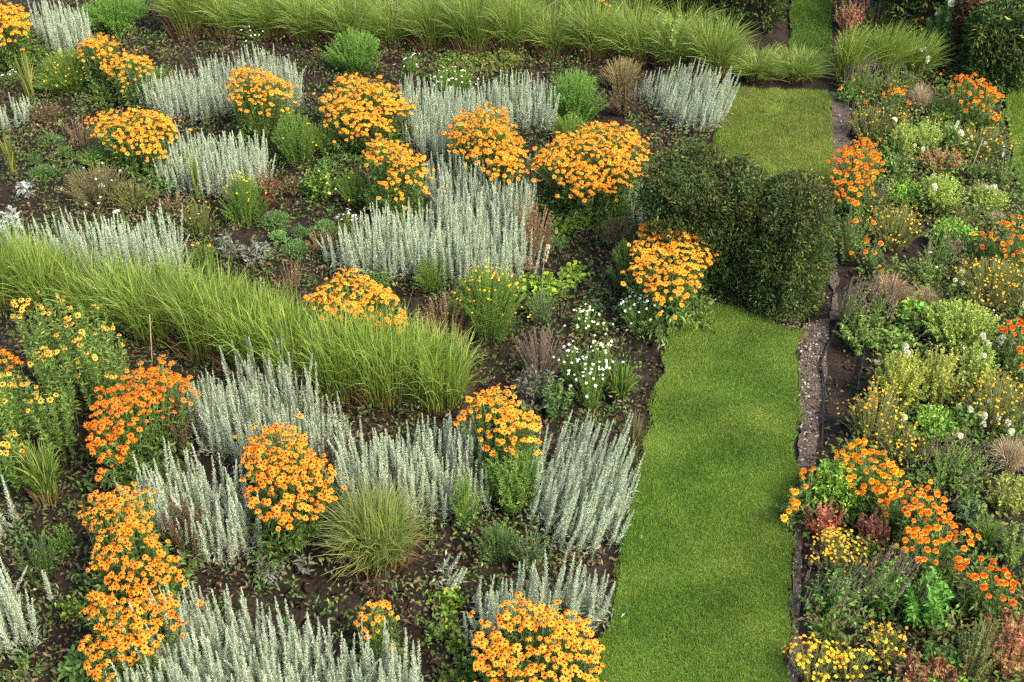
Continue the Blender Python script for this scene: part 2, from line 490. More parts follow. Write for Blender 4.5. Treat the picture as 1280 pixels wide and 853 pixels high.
# ------------------------------------------------------------------ silver artemisia drifts
def artemisia(poly, h, label, lean=(0, 0), spacing=.052, group='drifts of silver artemisia', sparse=0):
    W = pxpoly(poly); c = W.mean(0); W = c + (W - c) * 1.09
    P2 = scatter(W, spacing)
    P2 = P2 + rng.normal(0, .03, P2.shape)
    if sparse: P2 = P2[rng.random(len(P2)) > sparse]
    if len(P2) == 0: P2 = c[None].copy()
    root = thing('silver_artemisia', (c[0], c[1], 0), label, 'artemisia', group)
    q = P2 - c
    P = np.concatenate([q, np.zeros((len(P2), 1))], 1)
    nx = q[:, 0] / (np.abs(q[:, 0]).max() + .05)
    N = np.stack([lean[0] + .04 * nx + rng.normal(0, .07, len(P)) + rng.normal(0, .3, len(P)) * (rng.random(len(P)) < .08), lean[1] + rng.normal(0, .08, len(P)), np.ones(len(P))], 1)
    patch = .82 + .3 * (.5 + .5 * np.sin(q[:, 0] * 4.1 + rng.random() * 6) * np.sin(q[:, 1] * 4.7 + rng.random() * 6))
    hs = .86 * h * patch * rng.uniform(.62, 1.12, len(P))
    sc = [np.array([.23 * (.5 + .5 * s / h) + .04, .23 * (.5 + .5 * s / h) + .04, s]) for s in hs]
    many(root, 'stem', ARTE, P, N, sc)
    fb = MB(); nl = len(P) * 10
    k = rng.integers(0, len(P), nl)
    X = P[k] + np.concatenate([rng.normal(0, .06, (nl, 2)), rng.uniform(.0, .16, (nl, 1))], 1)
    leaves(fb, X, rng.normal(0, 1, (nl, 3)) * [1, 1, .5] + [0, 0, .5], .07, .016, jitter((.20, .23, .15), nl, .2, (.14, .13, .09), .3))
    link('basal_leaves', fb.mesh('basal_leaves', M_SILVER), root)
    return root

# ------------------------------------------------------------------ grasses
def grass(bbox, label, group=None, n=620, col=(.15, .22, .026), col2=(.27, .33, .065), p2=.35, L=None, w=.0085, arch=1.0, base=(.20, .13, .06), name='ornamental_grass', cat='ornamental grass', tips=None, lean=(0, 0), up=.55, straw=True, basew=.30):
    G, r, ry, h = fit(*bbox)
    root = thing(name, tuple(G), label, cat, group)
    mb = MB(); K = 6
    a = rng.random(n) * 6.283
    rb = np.sqrt(rng.random(n)) * basew
    B = np.stack([r * rb * np.cos(a), ry * rb * np.sin(a), np.zeros(n)], 1)
    a2 = a + rng.normal(0, 1.0, n)
    s = rng.random(n) ** .7
    Lh = h * (1.12 - .42 * s * arch * up) * rng.uniform(.5, 1.12, n)
    out = np.stack([np.cos(a2) * r, np.sin(a2) * ry], 1) * (s * rng.uniform(.7, 1.05, n) * (1 - basew * .6))[:, None]
    out += np.array(lean)[None] * Lh[:, None]
    t = np.linspace(0, 1, K)[None, :]
    X = B[:, :2, None].transpose(0, 2, 1) + out[:, None, :] * (t ** 1.9)[..., None]
    dr = (arch * (.15 + .75 * s * rng.random(n)))[:, None]
    Z = Lh[:, None] * ((1 + dr * .55) * t - dr * .75 * t ** 2.6)
    P = np.concatenate([X, Z[..., None]], 2)
    W = w * rng.uniform(.7, 1.25, (n, 1)) * np.array([.75, 1, 1, .85, .55, .12])[None]
    C = jitter(col, n, .16, col2, p2)
    CC = np.repeat(C[:, None], K, 1)
    if tips is not None:
        CC[:, -2:] = CC[:, -2:] * .4 + np.array(tips) * .6
    CC[:, 0] = CC[:, 0] * .35 + np.array(base) * .65
    ribbons(mb, P, W, CC)
    link('blades', mb.mesh('blades', M_GRASS), root)
    if straw:
        sb = MB(); m = n // 3
        a = rng.random(m) * 6.283; q = np.sqrt(rng.random(m)) * (basew + .12)
        B = np.stack([r * q * np.cos(a), ry * q * np.sin(a), np.zeros(m)], 1)
        T = B * [1.5, 1.5, 1] + np.stack([0 * a, 0 * a, h * rng.uniform(.12, .42, m)], 1)
        ribbons(sb, bez(B, T, 4), w * np.array([[1, 1, .8, .2]]), jitter(base, m, .25, (.12, .06, .03), .4))
        link('dry_base', sb.mesh('dry_base', M_DRY), root)
    return root

# ------------------------------------------------------------------ general leafy plants
#            stems/m2, leaves per m of stem, L, W, angle, colour, colour2, p2, base, dome, kind
PRE = dict(
    feather=dict(d=330, per=60, L=.055, W=.006, ang=.6, col=(.085, .16, .022), col2=(.14, .21, .03), p2=.35, base=.45, dome=.45, hv=.25),
    kochia=dict(d=330, per=80, L=.055, W=.009, ang=.75, col=(.085, .18, .025), col2=(.13, .24, .035), p2=.35, base=.5, dome=.42, hv=.3),
    cushion=dict(d=900, per=110, L=.030, W=.012, ang=.8, col=(.075, .145, .035), col2=(.11, .19, .05), p2=.3, base=.3, dome=.75, hv=.1),
    leafy=dict(d=110, per=34, L=.075, W=.036, ang=.95, col=(.065, .125, .022), col2=(.10, .17, .03), p2=.3, base=.4, dome=.5, hv=.3),
    lobed=dict(d=90, per=26, L=.085, W=.065, ang=1.2, col=(.10, .18, .018), col2=(.19, .25, .02), p2=.35, base=.4, dome=.55, hv=.35, kind='b'),
    shrub=dict(d=120, per=60, L=.042, W=.019, ang=.9, col=(.075, .125, .024), col2=(.12, .17, .03), p2=.3, base=.35, dome=.5, hv=.35),
    brown=dict(d=110, per=50, L=.045, W=.022, ang=.9, col=(.085, .045, .024), col2=(.065, .085, .022), p2=.35, base=.4, dome=.45, hv=.4),
    dry=dict(d=150, per=36, L=.035, W=.012, ang=.8, col=(.19, .12, .062), col2=(.10, .10, .04), p2=.35, base=.5, dome=.4, hv=.5),
    olive=dict(d=190, per=60, L=.034, W=.010, ang=.8, col=(.10, .115, .028), col2=(.15, .13, .04), p2=.35, base=.5, dome=.5, hv=.35),
    golden=dict(d=200, per=64, L=.05, W=.021, ang=.85, col=(.15, .21, .036), col2=(.22, .26, .05), p2=.4, base=.5, dome=.5, hv=.25),
    lime=dict(d=160, per=44, L=.065, W=.026, ang=.95, col=(.13, .23, .024), col2=(.19, .29, .035), p2=.35, base=.45, dome=.55, hv=.25),
    tall=dict(d=80, per=56, L=.085, W=.022, ang=.85, col=(.085, .145, .024), col2=(.14, .19, .035), p2=.4, base=.55, dome=.15, hv=.3, taper=.45),
    coral=dict(d=190, per=40, L=.05, W=.030, ang=.9, col=(.30, .12, .075), col2=(.16, .15, .04), p2=.45, base=.4, dome=.5, hv=.3),
    rosette=dict(d=120, per=40, L=.09, W=.030, ang=1.05, col=(.10, .13, .075), col2=(.15, .12, .10), p2=.35, base=.5, dome=.6, hv=.4),
)
# flower fits: name -> (part name, meshes, radius)
FL = dict(
    yellow=('flower', DAISY['yellow'], .030), bright=('flower', DAISY['bright'], .0135), gold=('flower', DAISY['gold'], .03), white=('flower', DAISY['white'], .017),
    pale=('flower', DAISY['pale'], .016), phlox=('flower_head', CLUST['white'], .045), cream=('flower', DOUBLE['cream'], .07), red=('flower', DOUBLE['red'], .085),
    reds=('flower', DOUBLE['red'], .03), pink=('flower', DOUBLE['pink'], .055), orange=('flower', DOUBLE['orange'], .042), poppy=('flower', DAISY['white'], .05),
    salvia=('flower_spike', SPIKES, (.7, .7, .22)), coral=('flower_spike', CORAL, (.20, .20, .13)), daisy=('flower', DAISY['orange'], .036),
    heads=('seed_head', SPIKES, (.55, .55, .22)),
)
def plant(bbox, pre, label, name=None, cat=None, fl=None, nf=0, group=None, lean=(0, 0), spread=1.0, ftop=1.0, fsize=1.0, hmin=.10, single=False, **over):
    p = dict(PRE[pre]); p.update(over)
    G, r, ry, h = fit(*bbox, hmin=.16 if pre == 'cushion' else hmin)
    r *= spread * 1.12; ry *= spread * 1.12; h *= 1.08
    nm = name or dict(feather='feathery_plant', kochia='feathery_dome', cushion='herb_cushion', leafy='leafy_plant', lobed='broadleaf_plant', shrub='green_shrub', brown='brown_shrub',
                      dry='dry_plant', olive='olive_plant', golden='golden_shrub', lime='lime_plant', tall='tall_perennial', coral='coral_plant', rosette='rosette_plant')[pre]
    root = thing(nm, tuple(G), label, cat or nm.replace('_', ' '), group)
    area = math.pi * r * ry
    n = int(np.clip(p['d'] * area * 1.7, 7, 520))
    P = gen_stems(n, r, ry, h, p['base'], p['dome'], p['hv'], lean)
    per = int(np.clip(p['per'] * h, 7, 46))
    br = 1.75 if G[0] > 1.9 else 1.42  # right bed leaves coloured brighter, painting in the stronger light there
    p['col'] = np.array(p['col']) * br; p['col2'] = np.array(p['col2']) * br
    fb = MB()
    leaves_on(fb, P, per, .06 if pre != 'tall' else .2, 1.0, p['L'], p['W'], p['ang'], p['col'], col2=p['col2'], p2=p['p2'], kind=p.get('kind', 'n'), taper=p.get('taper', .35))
    mat = M_DRY if pre in ('dry',) else M_LEAF
    link('foliage', fb.mesh('foliage', mat), root)
    if h > .22:
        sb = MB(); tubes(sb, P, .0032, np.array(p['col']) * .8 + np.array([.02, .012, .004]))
        link('stems', sb.mesh('stems', M_WOOD), root)['kind'] = 'stuff'
    if fl and nf:
        for f, k in ((fl, nf),) if isinstance(fl, str) else zip(fl, nf):
            if f == 'yellow' and k > 9: k = int(k * 1.15)
            if f == 'phlox': k = max(2, int(k * .75))
            if f == 'bright' and k > 12: k = int(k * (1.5 if G[0] > 1.9 and G[1] > 9 else 2.2))
            if f == 'salvia': k = int(k * 1.25)
            pn, ms, rad = FL[f]
            T = P[rng.integers(0, n, k)][:, -1] if f not in ('yellow',) else P[rng.integers(0, max(3, n // 2), k)][:, -1]
            T = T * np.array([1.0, 1.0, ftop])
            spike = not np.isscalar(rad)
            T = T + rng.normal(0, .035 if f == 'yellow' else .05 * min(1, r / .3), (k, 3)) * [1, 1, .35]
            T[:, 2] = np.maximum(T[:, 2] + (.0 if spike else .012), .03)
            if spike:
                T[:, 2] -= rad[2] * .35
                N = np.stack([lean[0] * .9 + T[:, 0] * .25 + rng.normal(0, .1, k), lean[1] * .9 + rng.normal(0, .1, k), np.ones(k)], 1)
                sc = [np.array(rad) * fsize * rng.uniform(.75, 1.2) for _ in range(k)]
                sc = [np.array([s[0] / .9 * .3, s[1] / .9 * .3, s[2]]) for s in sc]
            else:
                N = np.stack([T[:, 0] / r * .4, T[:, 1] / ry * .4 - .25, np.ones(k)], 1) + rng.normal(0, .28, (k, 3))
                sc = list(rad * fsize * rng.uniform(.75, 1.2, k))
            many(root, pn, ms, T, N, sc, limit=45 if f in ('bright', 'white', 'pale') else 100)
    return root

# ------------------------------------------------------------------ clipped yew blocks
def yew(poly, h, label, name='yew_hedge', cat='hedge', n=26000, col=(.042, .074, .016), col2=(.105, .125, .022), p2=.2, topcol=None, group=None, L=.06, lump=.032, z0=.0, round_=.08):
    polys = poly if isinstance(poly[0][0], (tuple, list)) else [poly]
    Ws = [pxpoly(p, h) for p in polys]
    c = np.concatenate(Ws).mean(0)
    root = thing(name, (c[0], c[1], 0), label, cat, group)
    fb, cb = MB(), MB()
    tot = sum(np.linalg.norm(np.diff(np.vstack([W, W[:1]]), axis=0), axis=1).sum() * h + shoelace(W) for W in Ws)
    for W in Ws:
        W = W - c
        if np.sum(W[:, 0] * np.roll(W[:, 1], -1) - W[:, 1] * np.roll(W[:, 0], -1)) < 0: W = W[::-1]
        cen = W.mean(0)
        seg = np.roll(W, -1, 0) - W; ln = np.linalg.norm(seg, axis=1)
        m = int(n * (ln.sum() * h) / tot)
        k = rng.choice(len(W), m, p=ln / ln.sum()); t = rng.random(m)
        X = W[k] + seg[k] * t[:, None]; nr = np.stack([seg[k][:, 1], -seg[k][:, 0]], 1) / ln[k][:, None]
        z = h * rng.random(m) ** .9
        ph = rng.random(4) * 6
        lumpf = lambda x, y, zz: lump * (np.sin(x * 7 + ph[0]) * np.sin(zz * 6 + ph[1]) + .8 * np.sin(y * 8 + ph[2]) + .6 * np.sin(zz * 11 + x * 5 + ph[3]))
        inset = round_ * np.clip((z / h - .6) / .4, 0, 1) ** 2 - lumpf(X[:, 0], X[:, 1], z) + .10 * np.abs(rng.normal(0, 1, m)) - .03
        near = np.linalg.norm(X - cen, axis=1) + 1e-6
        X = X - nr * (inset)[:, None] * .8 - (X - cen) / near[:, None] * (inset * .2)[:, None]
        Ps = np.concatenate([X, z[:, None]], 1); Ds = np.concatenate([nr, np.full((m, 1), .35)], 1) + rng.normal(0, .6, (m, 3))
        mt = int(n * shoelace(W) / tot * 1.1)
        lo, hi = W.min(0), W.max(0)
        Q = rng.uniform(lo, hi, (mt * 4, 2)); Q = Q[inside(W, Q)][:mt]
        e = edge_dist(W, Q)
        zt = h - round_ * .7 * np.clip(1 - e / .35, 0, 1) ** 2 + lumpf(Q[:, 0], Q[:, 1], Q[:, 0] * 0) - .08 * np.abs(rng.normal(0, 1, len(Q)))
        Pt = np.concatenate([Q, zt[:, None]], 1); Dt = np.tile([0, 0, 1.0], (len(Q), 1)) + rng.normal(0, .7, (len(Q), 3))
        cs = jitter(col, m, .34, col2, p2); ct = jitter(col if topcol is None else topcol, len(Q), .28, col2, p2)
        th = lambda A: A[::2]
        P, D, C = np.concatenate([Ps, Pt]), np.concatenate([Ds, Dt]), np.concatenate([cs, ct])
        P, D, C = th(P), th(D), th(C)
        # every spray: three short flat needled shoots
        for k3 in range(4):
            leaves(fb, P + rng.normal(0, .022, P.shape), D + rng.normal(0, .5, D.shape), L * rng.uniform(.6, 1.2, len(P)), L * .34, C * np.exp(rng.normal(0, .15, (len(P), 1))), droop=.15)
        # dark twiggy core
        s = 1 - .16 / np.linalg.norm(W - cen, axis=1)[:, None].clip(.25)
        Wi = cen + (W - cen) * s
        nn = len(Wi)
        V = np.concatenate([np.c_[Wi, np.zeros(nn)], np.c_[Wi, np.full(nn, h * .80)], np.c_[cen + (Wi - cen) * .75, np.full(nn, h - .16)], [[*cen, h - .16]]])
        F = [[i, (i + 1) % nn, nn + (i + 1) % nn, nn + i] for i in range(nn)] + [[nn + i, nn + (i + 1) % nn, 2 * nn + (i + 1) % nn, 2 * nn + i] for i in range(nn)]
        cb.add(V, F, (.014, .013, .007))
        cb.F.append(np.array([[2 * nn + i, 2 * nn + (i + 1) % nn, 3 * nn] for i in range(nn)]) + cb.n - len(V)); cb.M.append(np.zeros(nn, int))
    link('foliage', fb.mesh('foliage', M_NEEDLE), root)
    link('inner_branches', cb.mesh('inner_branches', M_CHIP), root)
    return root
# ------------------------------------------------------------------ ground, lawns, paths
def ground():
    xs = np.concatenate([[-160, -100, -60, -35, -22, -15], np.arange(-11.5, 11.5, .075), [13, 18, 30, 60, 100, 160]])
    ys = np.concatenate([[-60, -20, 0, 4], np.arange(5.4, 25, .075), [28, 34, 45, 70, 120, 220]])
    X, Y = np.meshgrid(xs, ys)
    def nz(s, k): return sum(np.sin(X * s * math.cos(a) + Y * s * math.sin(a) + p) for a, p in rng.uniform(0, 6.28, (k, 2))) / k
    Z = -.012 + .018 * nz(2.2, 6) + .012 * nz(9, 7) + .008 * nz(23, 9)
    Z += rng.normal(0, .006, Z.shape)
    far = (np.abs(X) > 11.6) | (Y > 25) | (Y < 5.2)
    Z = np.where(far, -.03, np.minimum(Z, .02))
    V = np.stack([X, Y, Z], -1).reshape(-1, 3)
    ny, nx = X.shape
    i = (np.arange(ny - 1)[:, None] * nx + np.arange(nx - 1)[None]).ravel()[:, None]
    mb = MB(); mb.add(V, i + [0, 1, nx + 1, nx], (.04, .03, .02))
    tag(link('soil_ground', mb.mesh('soil_ground', M_SOIL, True)), kind='structure')

def smooth_edge(px, wob=.025, step=.06):
    W = pxpoly(px)
    out = []
    for a, b in zip(W, np.roll(W, -1, 0)):
        n = max(1, int(np.linalg.norm(b - a) / step))
        for k in range(n): out.append(a + (b - a) * k / n)
    out = np.array(out)
    k = len(out)
    nse = rng.normal(0, wob, (k, 2)); nse = (nse + np.roll(nse, 1, 0) + np.roll(nse, -1, 0)) / 2
    return out + nse

def slab(name, W, z, mat, kind='structure'):
    n = len(W)
    import bmesh
    bm = bmesh.new()
    top = [bm.verts.new((x, y, z)) for x, y in W]
    bot = [bm.verts.new((x, y, -.08)) for x, y in W]
    bm.faces.new(top)
    for i in range(n): bm.faces.new((top[i], bot[i], bot[(i + 1) % n], top[(i + 1) % n]))
    bmesh.ops.recalc_face_normals(bm, faces=bm.faces[:])
    bmesh.ops.triangulate(bm, faces=[f for f in bm.faces if len(f.verts) > 4])
    me = bpy.data.meshes.new(name); bm.to_mesh(me); bm.free(); me.materials.append(mat)
    return tag(link(name, me), kind=kind)

def vnoise(P, s, k=7):
    v = 0
    for a, p in rng.uniform(0, 6.28, (k, 2)):
        v = v + np.sin(P[:, 0] * s * math.cos(a) + P[:, 1] * s * math.sin(a) + p + 1.3 * np.sin(P[:, 1] * s * .6 + a))
    return v / k ** .5

def turf(name, W, dens, green, green2, z=.03, L=.05, w=.0065, yel=.0, bare=.0, grow=0):
    lo, hi = W.min(0), W.max(0)
    n = int((hi - lo).prod() * dens)
    Q = rng.uniform(lo - .05, hi + .05, (n, 2)); ins = inside(W, Q)
    if grow: ins |= edge_dist(W, Q) < grow * (.7 + .3 * vnoise(Q, 9)) * rng.random(n) ** 1.5 * 1.6
    Q = Q[ins]
    if bare:
        Q = Q[(vnoise(Q, 3.3) + vnoise(Q, 9) * .5 < 1.25 - bare) | (rng.random(len(Q)) < .45)]
    n = len(Q)
    f = .5 + .26 * vnoise(Q, 1.6) + .26 * vnoise(Q, 5) + .16 * vnoise(Q, 16)
    f = np.clip(f + rng.normal(0, .22, n), 0, 1)[:, None]
    C = np.array(green) * (1 - f) + np.array(green2) * f
    C = C * np.exp(rng.normal(0, .16, (n, 1)) + .05 * vnoise(Q, 3.1)[:, None])
    if yel:
        k = rng.random(n) < yel * (.4 + .6 * (vnoise(Q, 1.7) > 0))
        C[k] = np.array([.21, .18, .06]) * np.exp(rng.normal(0, .2, (k.sum(), 1)))
    a = rng.random(n) * 6.283; lean = rng.normal(.75, .45, n)
    D = np.stack([np.cos(a) * lean, np.sin(a) * lean, np.ones(n)], 1); D = nrm(D)
    Ln = (L * rng.uniform(.6, 1.25, n) * (1 + .25 * vnoise(Q, 5)))[:, None]
    P = np.c_[Q, np.full(n, z - .004)]
    Sd = np.stack([-np.sin(a + 1), np.cos(a + 1), 0 * a], 1) * w * rng.uniform(.7, 1.3, (n, 1))
    V = np.stack([P - Sd / 2, P + Sd / 2, P + D * Ln], 1).reshape(-1, 3)
    mb = MB(); mb.add(V, np.arange(n)[:, None] * 3 + [0, 1, 2], np.repeat(C, 3, 0))
    tag(link(name, mb.mesh(name, M_GRASS)), kind='stuff', label='short mown turf grass covering the path', cat='grass')

ground()
PATH = smooth_edge([(700, 1010), (748, 870), (757, 800), (770, 755), (777, 700), (788, 650), (797, 600), (806, 560), (818, 510), (830, 460), (838, 425), (850, 400), (866, 393), (885, 384), (915, 387), (945, 400), (975, 411), (999, 414),
                    (998, 430), (994, 500), (991, 580), (987, 680), (984, 780), (983, 870), (980, 1010)])
UP = smooth_edge([(885, 235), (893, 190), (900, 150), (912, 114), (960, 114), (1035, 118), (1039, 160), (1041, 235)], .02)
FAR = smooth_edge([(985, 75), (988, 40), (990, -60), (1042, -60), (1040, 0), (1038, 70)], .02)
RIGHT = smooth_edge([(1254, 108), (1400, 112), (1420, 262), (1278, 252), (1262, 180)], .02)
slab('lawn_path', PATH, .026, M_LAWN); slab('lawn', UP, .026, M_LAWN); slab('far_lawn', FAR, .026, M_LAWN); slab('side_lawn', RIGHT, .026, M_LAWN)
turf('path_grass', PATH, 22000, (.105, .205, .024), (.19, .275, .040), yel=.08, L=.036, grow=.05)
turf('lawn_grass', UP, 15000, (.125, .20, .022), (.21, .255, .042), yel=.18, grow=.03, bare=.1, w=.008, L=.045)
turf('far_grass', FAR, 4500, (.05, .11, .012), (.09, .16, .018), w=.013, L=.06)  # darker greens paint in the hedge's shade on this strip
turf('side_grass', RIGHT, 5000, (.09, .165, .014), (.15, .22, .024), w=.012, L=.055)

STRIP = smooth_edge([(981, 1000), (985, 860), (988, 760), (992, 660), (996, 560), (1000, 430), (1003, 405), (1036, 398), (1034, 440), (1030, 500), (1024, 550), (1018, 580), (1014, 600), (1008, 640), (1000, 700), (1000, 780), (996, 860), (1000, 1000)], .015)
slab('gravel_path', STRIP, .010, M_GRAVEL)
STRIP2 = smooth_edge([(1038, 116), (1060, 118), (1062, 200), (1048, 260), (1042, 300), (1050, 400), (1040, 402), (1038, 240)], .03)
slab('mulch_strip', STRIP2, .010, M_GRAVEL)

def pebbles(name, W, n, cols, size, z=.02, flat=.6, label=None, cat=None, p=None):
    lo, hi = W.min(0), W.max(0)
    Q = rng.uniform(lo, hi, (n, 2)); Q = Q[inside(W, Q)]
    n = len(Q)
    s = size * np.exp(rng.normal(0, .55, n)).clip(0, 2.6)[:, None]
    ax = rng.normal(0, 1, (n, 3)); ax[:, 2] *= .2; u = nrm(ax); v = nrm(np.cross(u, rng.normal(0, .15, (n, 3)) + [0, 0, 1])); w = np.cross(u, v)
    P = np.c_[Q, np.full(n, z)]
    el = rng.uniform(.9, 2.2, (n, 1))
    V = np.stack([P + u * s * el, P - u * s * el, P + v * s, P - v * s, P + w * s * flat, P - w * s * flat], 1).reshape(-1, 3)
    tri = np.array([[0, 2, 4], [2, 1, 4], [1, 3, 4], [3, 0, 4], [2, 0, 5], [1, 2, 5], [3, 1, 5], [0, 3, 5]])
    F = (np.arange(n)[:, None, None] * 6 + tri).reshape(-1, 3)
    c = np.array(cols)[rng.choice(len(cols), n, p=p)] * np.exp(rng.normal(0, .25, (n, 1)))
    mb = MB(); mb.add(V, F, np.repeat(c, 6, 0))
    tag(link(name, mb.mesh(name, M_CHIP)), kind='stuff', label=label, cat=cat)

BED_ALL = np.array([[-11, 5.5], [11, 5.5], [11, 24], [-11, 24]], float)
LBED = pxpoly([(-60, 1000), (745, 1000), (800, 600), (835, 430), (905, 320), (905, 110), (700, 40), (-60, -20)])
RBED = pxpoly([(985, 1000), (995, 600), (1003, 400), (1046, 240), (1042, 110), (1040, 0), (1250, 0), (1250, 110), (1275, 260), (1400, 420), (1400, 1000)])
pebbles('path_gravel', STRIP, 15000, [(.12, .093, .07), (.27, .23, .18), (.07, .052, .039), (.045, .033, .024)], .0075, .014, label='brown and grey gravel chips beside the mown path', cat='gravel')
pebbles('strip_gravel', STRIP2, 2500, [(.13, .10, .085), (.20, .165, .145), (.06, .048, .038)], .009, .014, label='brownish bark chips along the upper path edge', cat='gravel')
pebbles('bed_mulch', LBED, 26000, [(.024, .015, .008), (.048, .031, .017), (.09, .06, .033), (.18, .13, .08)], .014, .008, .35, 'dark crumbs and bark chips on the bed soil', 'mulch', p=[.5, .32, .14, .04])
pebbles('bed_mulch', RBED, 13000, [(.030, .021, .015), (.055, .038, .026), (.10, .07, .045), (.20, .15, .11)], .013, .008, .35, 'dark bark crumbs on the right bed soil', 'mulch', p=[.5, .32, .14, .04])

SOILP = pxpoly([(1030, 408), (1088, 425), (1090, 480), (1078, 552), (1024, 575)])
def cover(name, W, n, cols, p, L, label, clump=9, h=.05, thr=-9):
    lo, hi = W.min(0), W.max(0)
    Q = rng.uniform(lo, hi, (n, 2)); Q = Q[inside(W, Q)]
    for Z in (PATH, UP, FAR, RIGHT, STRIP, STRIP2): Q = Q[~inside(Z, Q) & (edge_dist(Z, Q) > .09)]
    Q = Q[~inside(SOILP, Q) | (rng.random(len(Q)) < .08)]
    Q = Q[vnoise(Q, 2.1) + .6 * vnoise(Q, 5) > thr]
    k = np.repeat(np.arange(len(Q)), clump)
    s = np.exp(rng.normal(0, .28, len(Q))).clip(.5, 1.35)
    ci = rng.choice(len(cols), len(Q), p=p)
    X = np.c_[Q[k] + rng.normal(0, .035, (len(k), 2)) * s[k, None], np.abs(rng.normal(0, h, len(k))) * s[k]]
    D = np.c_[X[:, :2] - Q[k], np.full(len(k), .03)]
    C = np.array(cols)[ci[k]] * np.exp(rng.normal(0, .25, (len(k), 1)))
    fb = MB(); leaves(fb, X, nrm(D) + rng.normal(0, .3, D.shape), L * s[k] * rng.uniform(.6, 1.3, len(k)), L * .42 * s[k], C, droop=.2)
    tag(link(name, fb.mesh(name, M_DRY)), kind='stuff', label=label, cat='ground cover')
cover('ground_cover', LBED, 19000, [(.075, .115, .026), (.09, .075, .035), (.10, .06, .04), (.065, .13, .03), (.17, .13, .07)], [.3, .2, .18, .2, .12], .05, 'low weeds and withered leaves scattered between the left bed plants', 9, .06, -.75)
cover('ground_cover', RBED, 16000, [(.10, .16, .03), (.14, .17, .04), (.10, .075, .04), (.075, .14, .03), (.19, .16, .06)], [.34, .24, .12, .2, .1], .055, 'low green growth filling gaps of the right bed', 10, .11, -.75)

# ------------------------------------------------------------------ hedges
yew([[(812, 205), (824, 176), (862, 164), (905, 176), (916, 205), (900, 236), (850, 236), (818, 224)], [(896, 188), (930, 186), (968, 206), (970, 232), (945, 246), (905, 240)], [(948, 212), (985, 203), (1030, 207), (1046, 228), (1042, 252), (1005, 266), (958, 256)]], 1.5,
    'dark clipped yew hedge jutting across the mown path', n=46000, L=.048, topcol=(.06, .07, .02), round_=.24, lump=.05, group=None)
yew([(800, -150), (990, -146), (990, -88), (905, -90), (800, -94)], 1.7, 'dark trimmed hedge at the top beside the shaded grass strip', name='yew_hedge', n=9000, L=.10)
yew([(1228, -8), (1300, -10), (1330, 14), (1290, 30), (1226, 26), (1216, 8)], 1.12, 'dark rounded hedge block in the top right corner behind the red dahlia', n=9000, L=.09, round_=.3)
yew([(1120, -115), (1240, -115), (1235, -75), (1128, -73)], 1.6, 'dark hedge behind the cream dahlias at the top right', n=5000, L=.11)
yew([(1203, -25), (1230, -27), (1232, -2), (1206, -2)], 1.15, 'reddish brown conifer column beside the rounded hedge block', name='brown_conifer', cat='conifer', n=2600, col=(.10, .045, .025), col2=(.04, .05, .015), p2=.3, L=.09)

# ------------------------------------------------------------------ long grass rows
TOPLAB = 'tall green grass clump in the front row of the long grass across the top'
for k, x in enumerate(np.arange(232, 1020, 51)):
    yb = 58 + (x - 232) * .070 + rng.uniform(-4, 4) + min(9, max(0, x - 760) * .06)
    grass((x - 62, yb - rng.uniform(80, 108) + max(0, x - 880) * .30, x + 62, yb), TOPLAB, 'row of tall grass across the top', n=1100, w=.0085, col=(.155, .235, .03), col2=(.27, .32, .08), L=1, arch=.9, base=(.19, .12, .055))
for k, x in enumerate(np.arange(262, 900, 66)):
    yb = 26 + (x - 232) * .068 + rng.uniform(-4, 4)
    grass((x - 66, yb - 95 + (x > 850) * 22, x + 66, yb), 'pale green grass clump standing behind the front row of tall grass at the top', 'second row of tall grass at the top', n=380, w=.012, col=(.17, .23, .036), straw=False)
for k, (a, b, c, d) in enumerate([(1018, 30, 1108, 116), (1060, 26, 1152, 116), (1100, 38, 1190, 114)]):
    grass((a, b, c, d), 'tall green grass clump right of the path end, left of the red dahlia', 'tall grass right of the path', n=620, w=.011, lean=(.18, 0), base=(.15, .12, .05))
MID = [(-70, 272, 75, 405), (-15, 294, 130, 415), (5, 296, 90, 400), (50, 305, 200, 430), (95, 312, 215, 428), (115, 314, 275, 448), (160, 322, 290, 442), (185, 330, 335, 470), (225, 344, 345, 462), (245, 354, 390, 488), (285, 366, 400, 480), (300, 372, 435, 505)]
for b in MID:
    b = (b[0], b[1] + rng.uniform(-8, 14), b[2], b[3] + rng.uniform(-6, 6))
    grass(b, 'arching bright green grass clump in the band crossing the left bed at mid height', 'band of arching grass across the left bed', n=760, w=.0085, col=(.165, .25, .032), col2=(.28, .35, .075), basew=.5, base=(.14, .12, .04))
for b in [(355, 382, 490, 522), (385, 388, 510, 515), (410, 386, 555, 530), (455, 400, 580, 522), (475, 408, 618, 534)]:
    grass(b, 'full bright green grass clump at the right end of the band, below the orange coneflowers', 'right end of the arching grass band', n=850, w=.0085, col=(.17, .255, .032), col2=(.28, .355, .075), basew=.5, base=(.16, .12, .05))
grass((378, 592, 562, 752), 'olive green fountain grass with straw coloured skirts beside the brown shrub', n=1250, w=.0085, arch=1.45, up=.8, basew=.35, col=(.155, .235, .032), col2=(.26, .30, .075), p2=.35, base=(.24, .14, .06), tips=(.20, .19, .07))
grass((14, 548, 92, 648), 'arching green grass tuft at the left edge above bare soil', n=420, col=(.10, .17, .024), arch=1.3, w=.010)
IR = dict(n=60, arch=.5, basew=.3, w=.014, col=(.17, .21, .04), col2=(.27, .25, .05), p2=.4, base=(.24, .15, .06), name='upright_grass', cat='upright grass', straw=False)
grass((14, 62, 50, 130), 'upright yellowish blades left of the upper orange coneflowers', **IR)
grass((62, 70, 90, 122), 'upright yellow blades beneath the upper coneflowers at the left', **IR)
grass((0, 165, 24, 224), 'yellow bladed grass tuft on bare soil at the left edge', **IR)
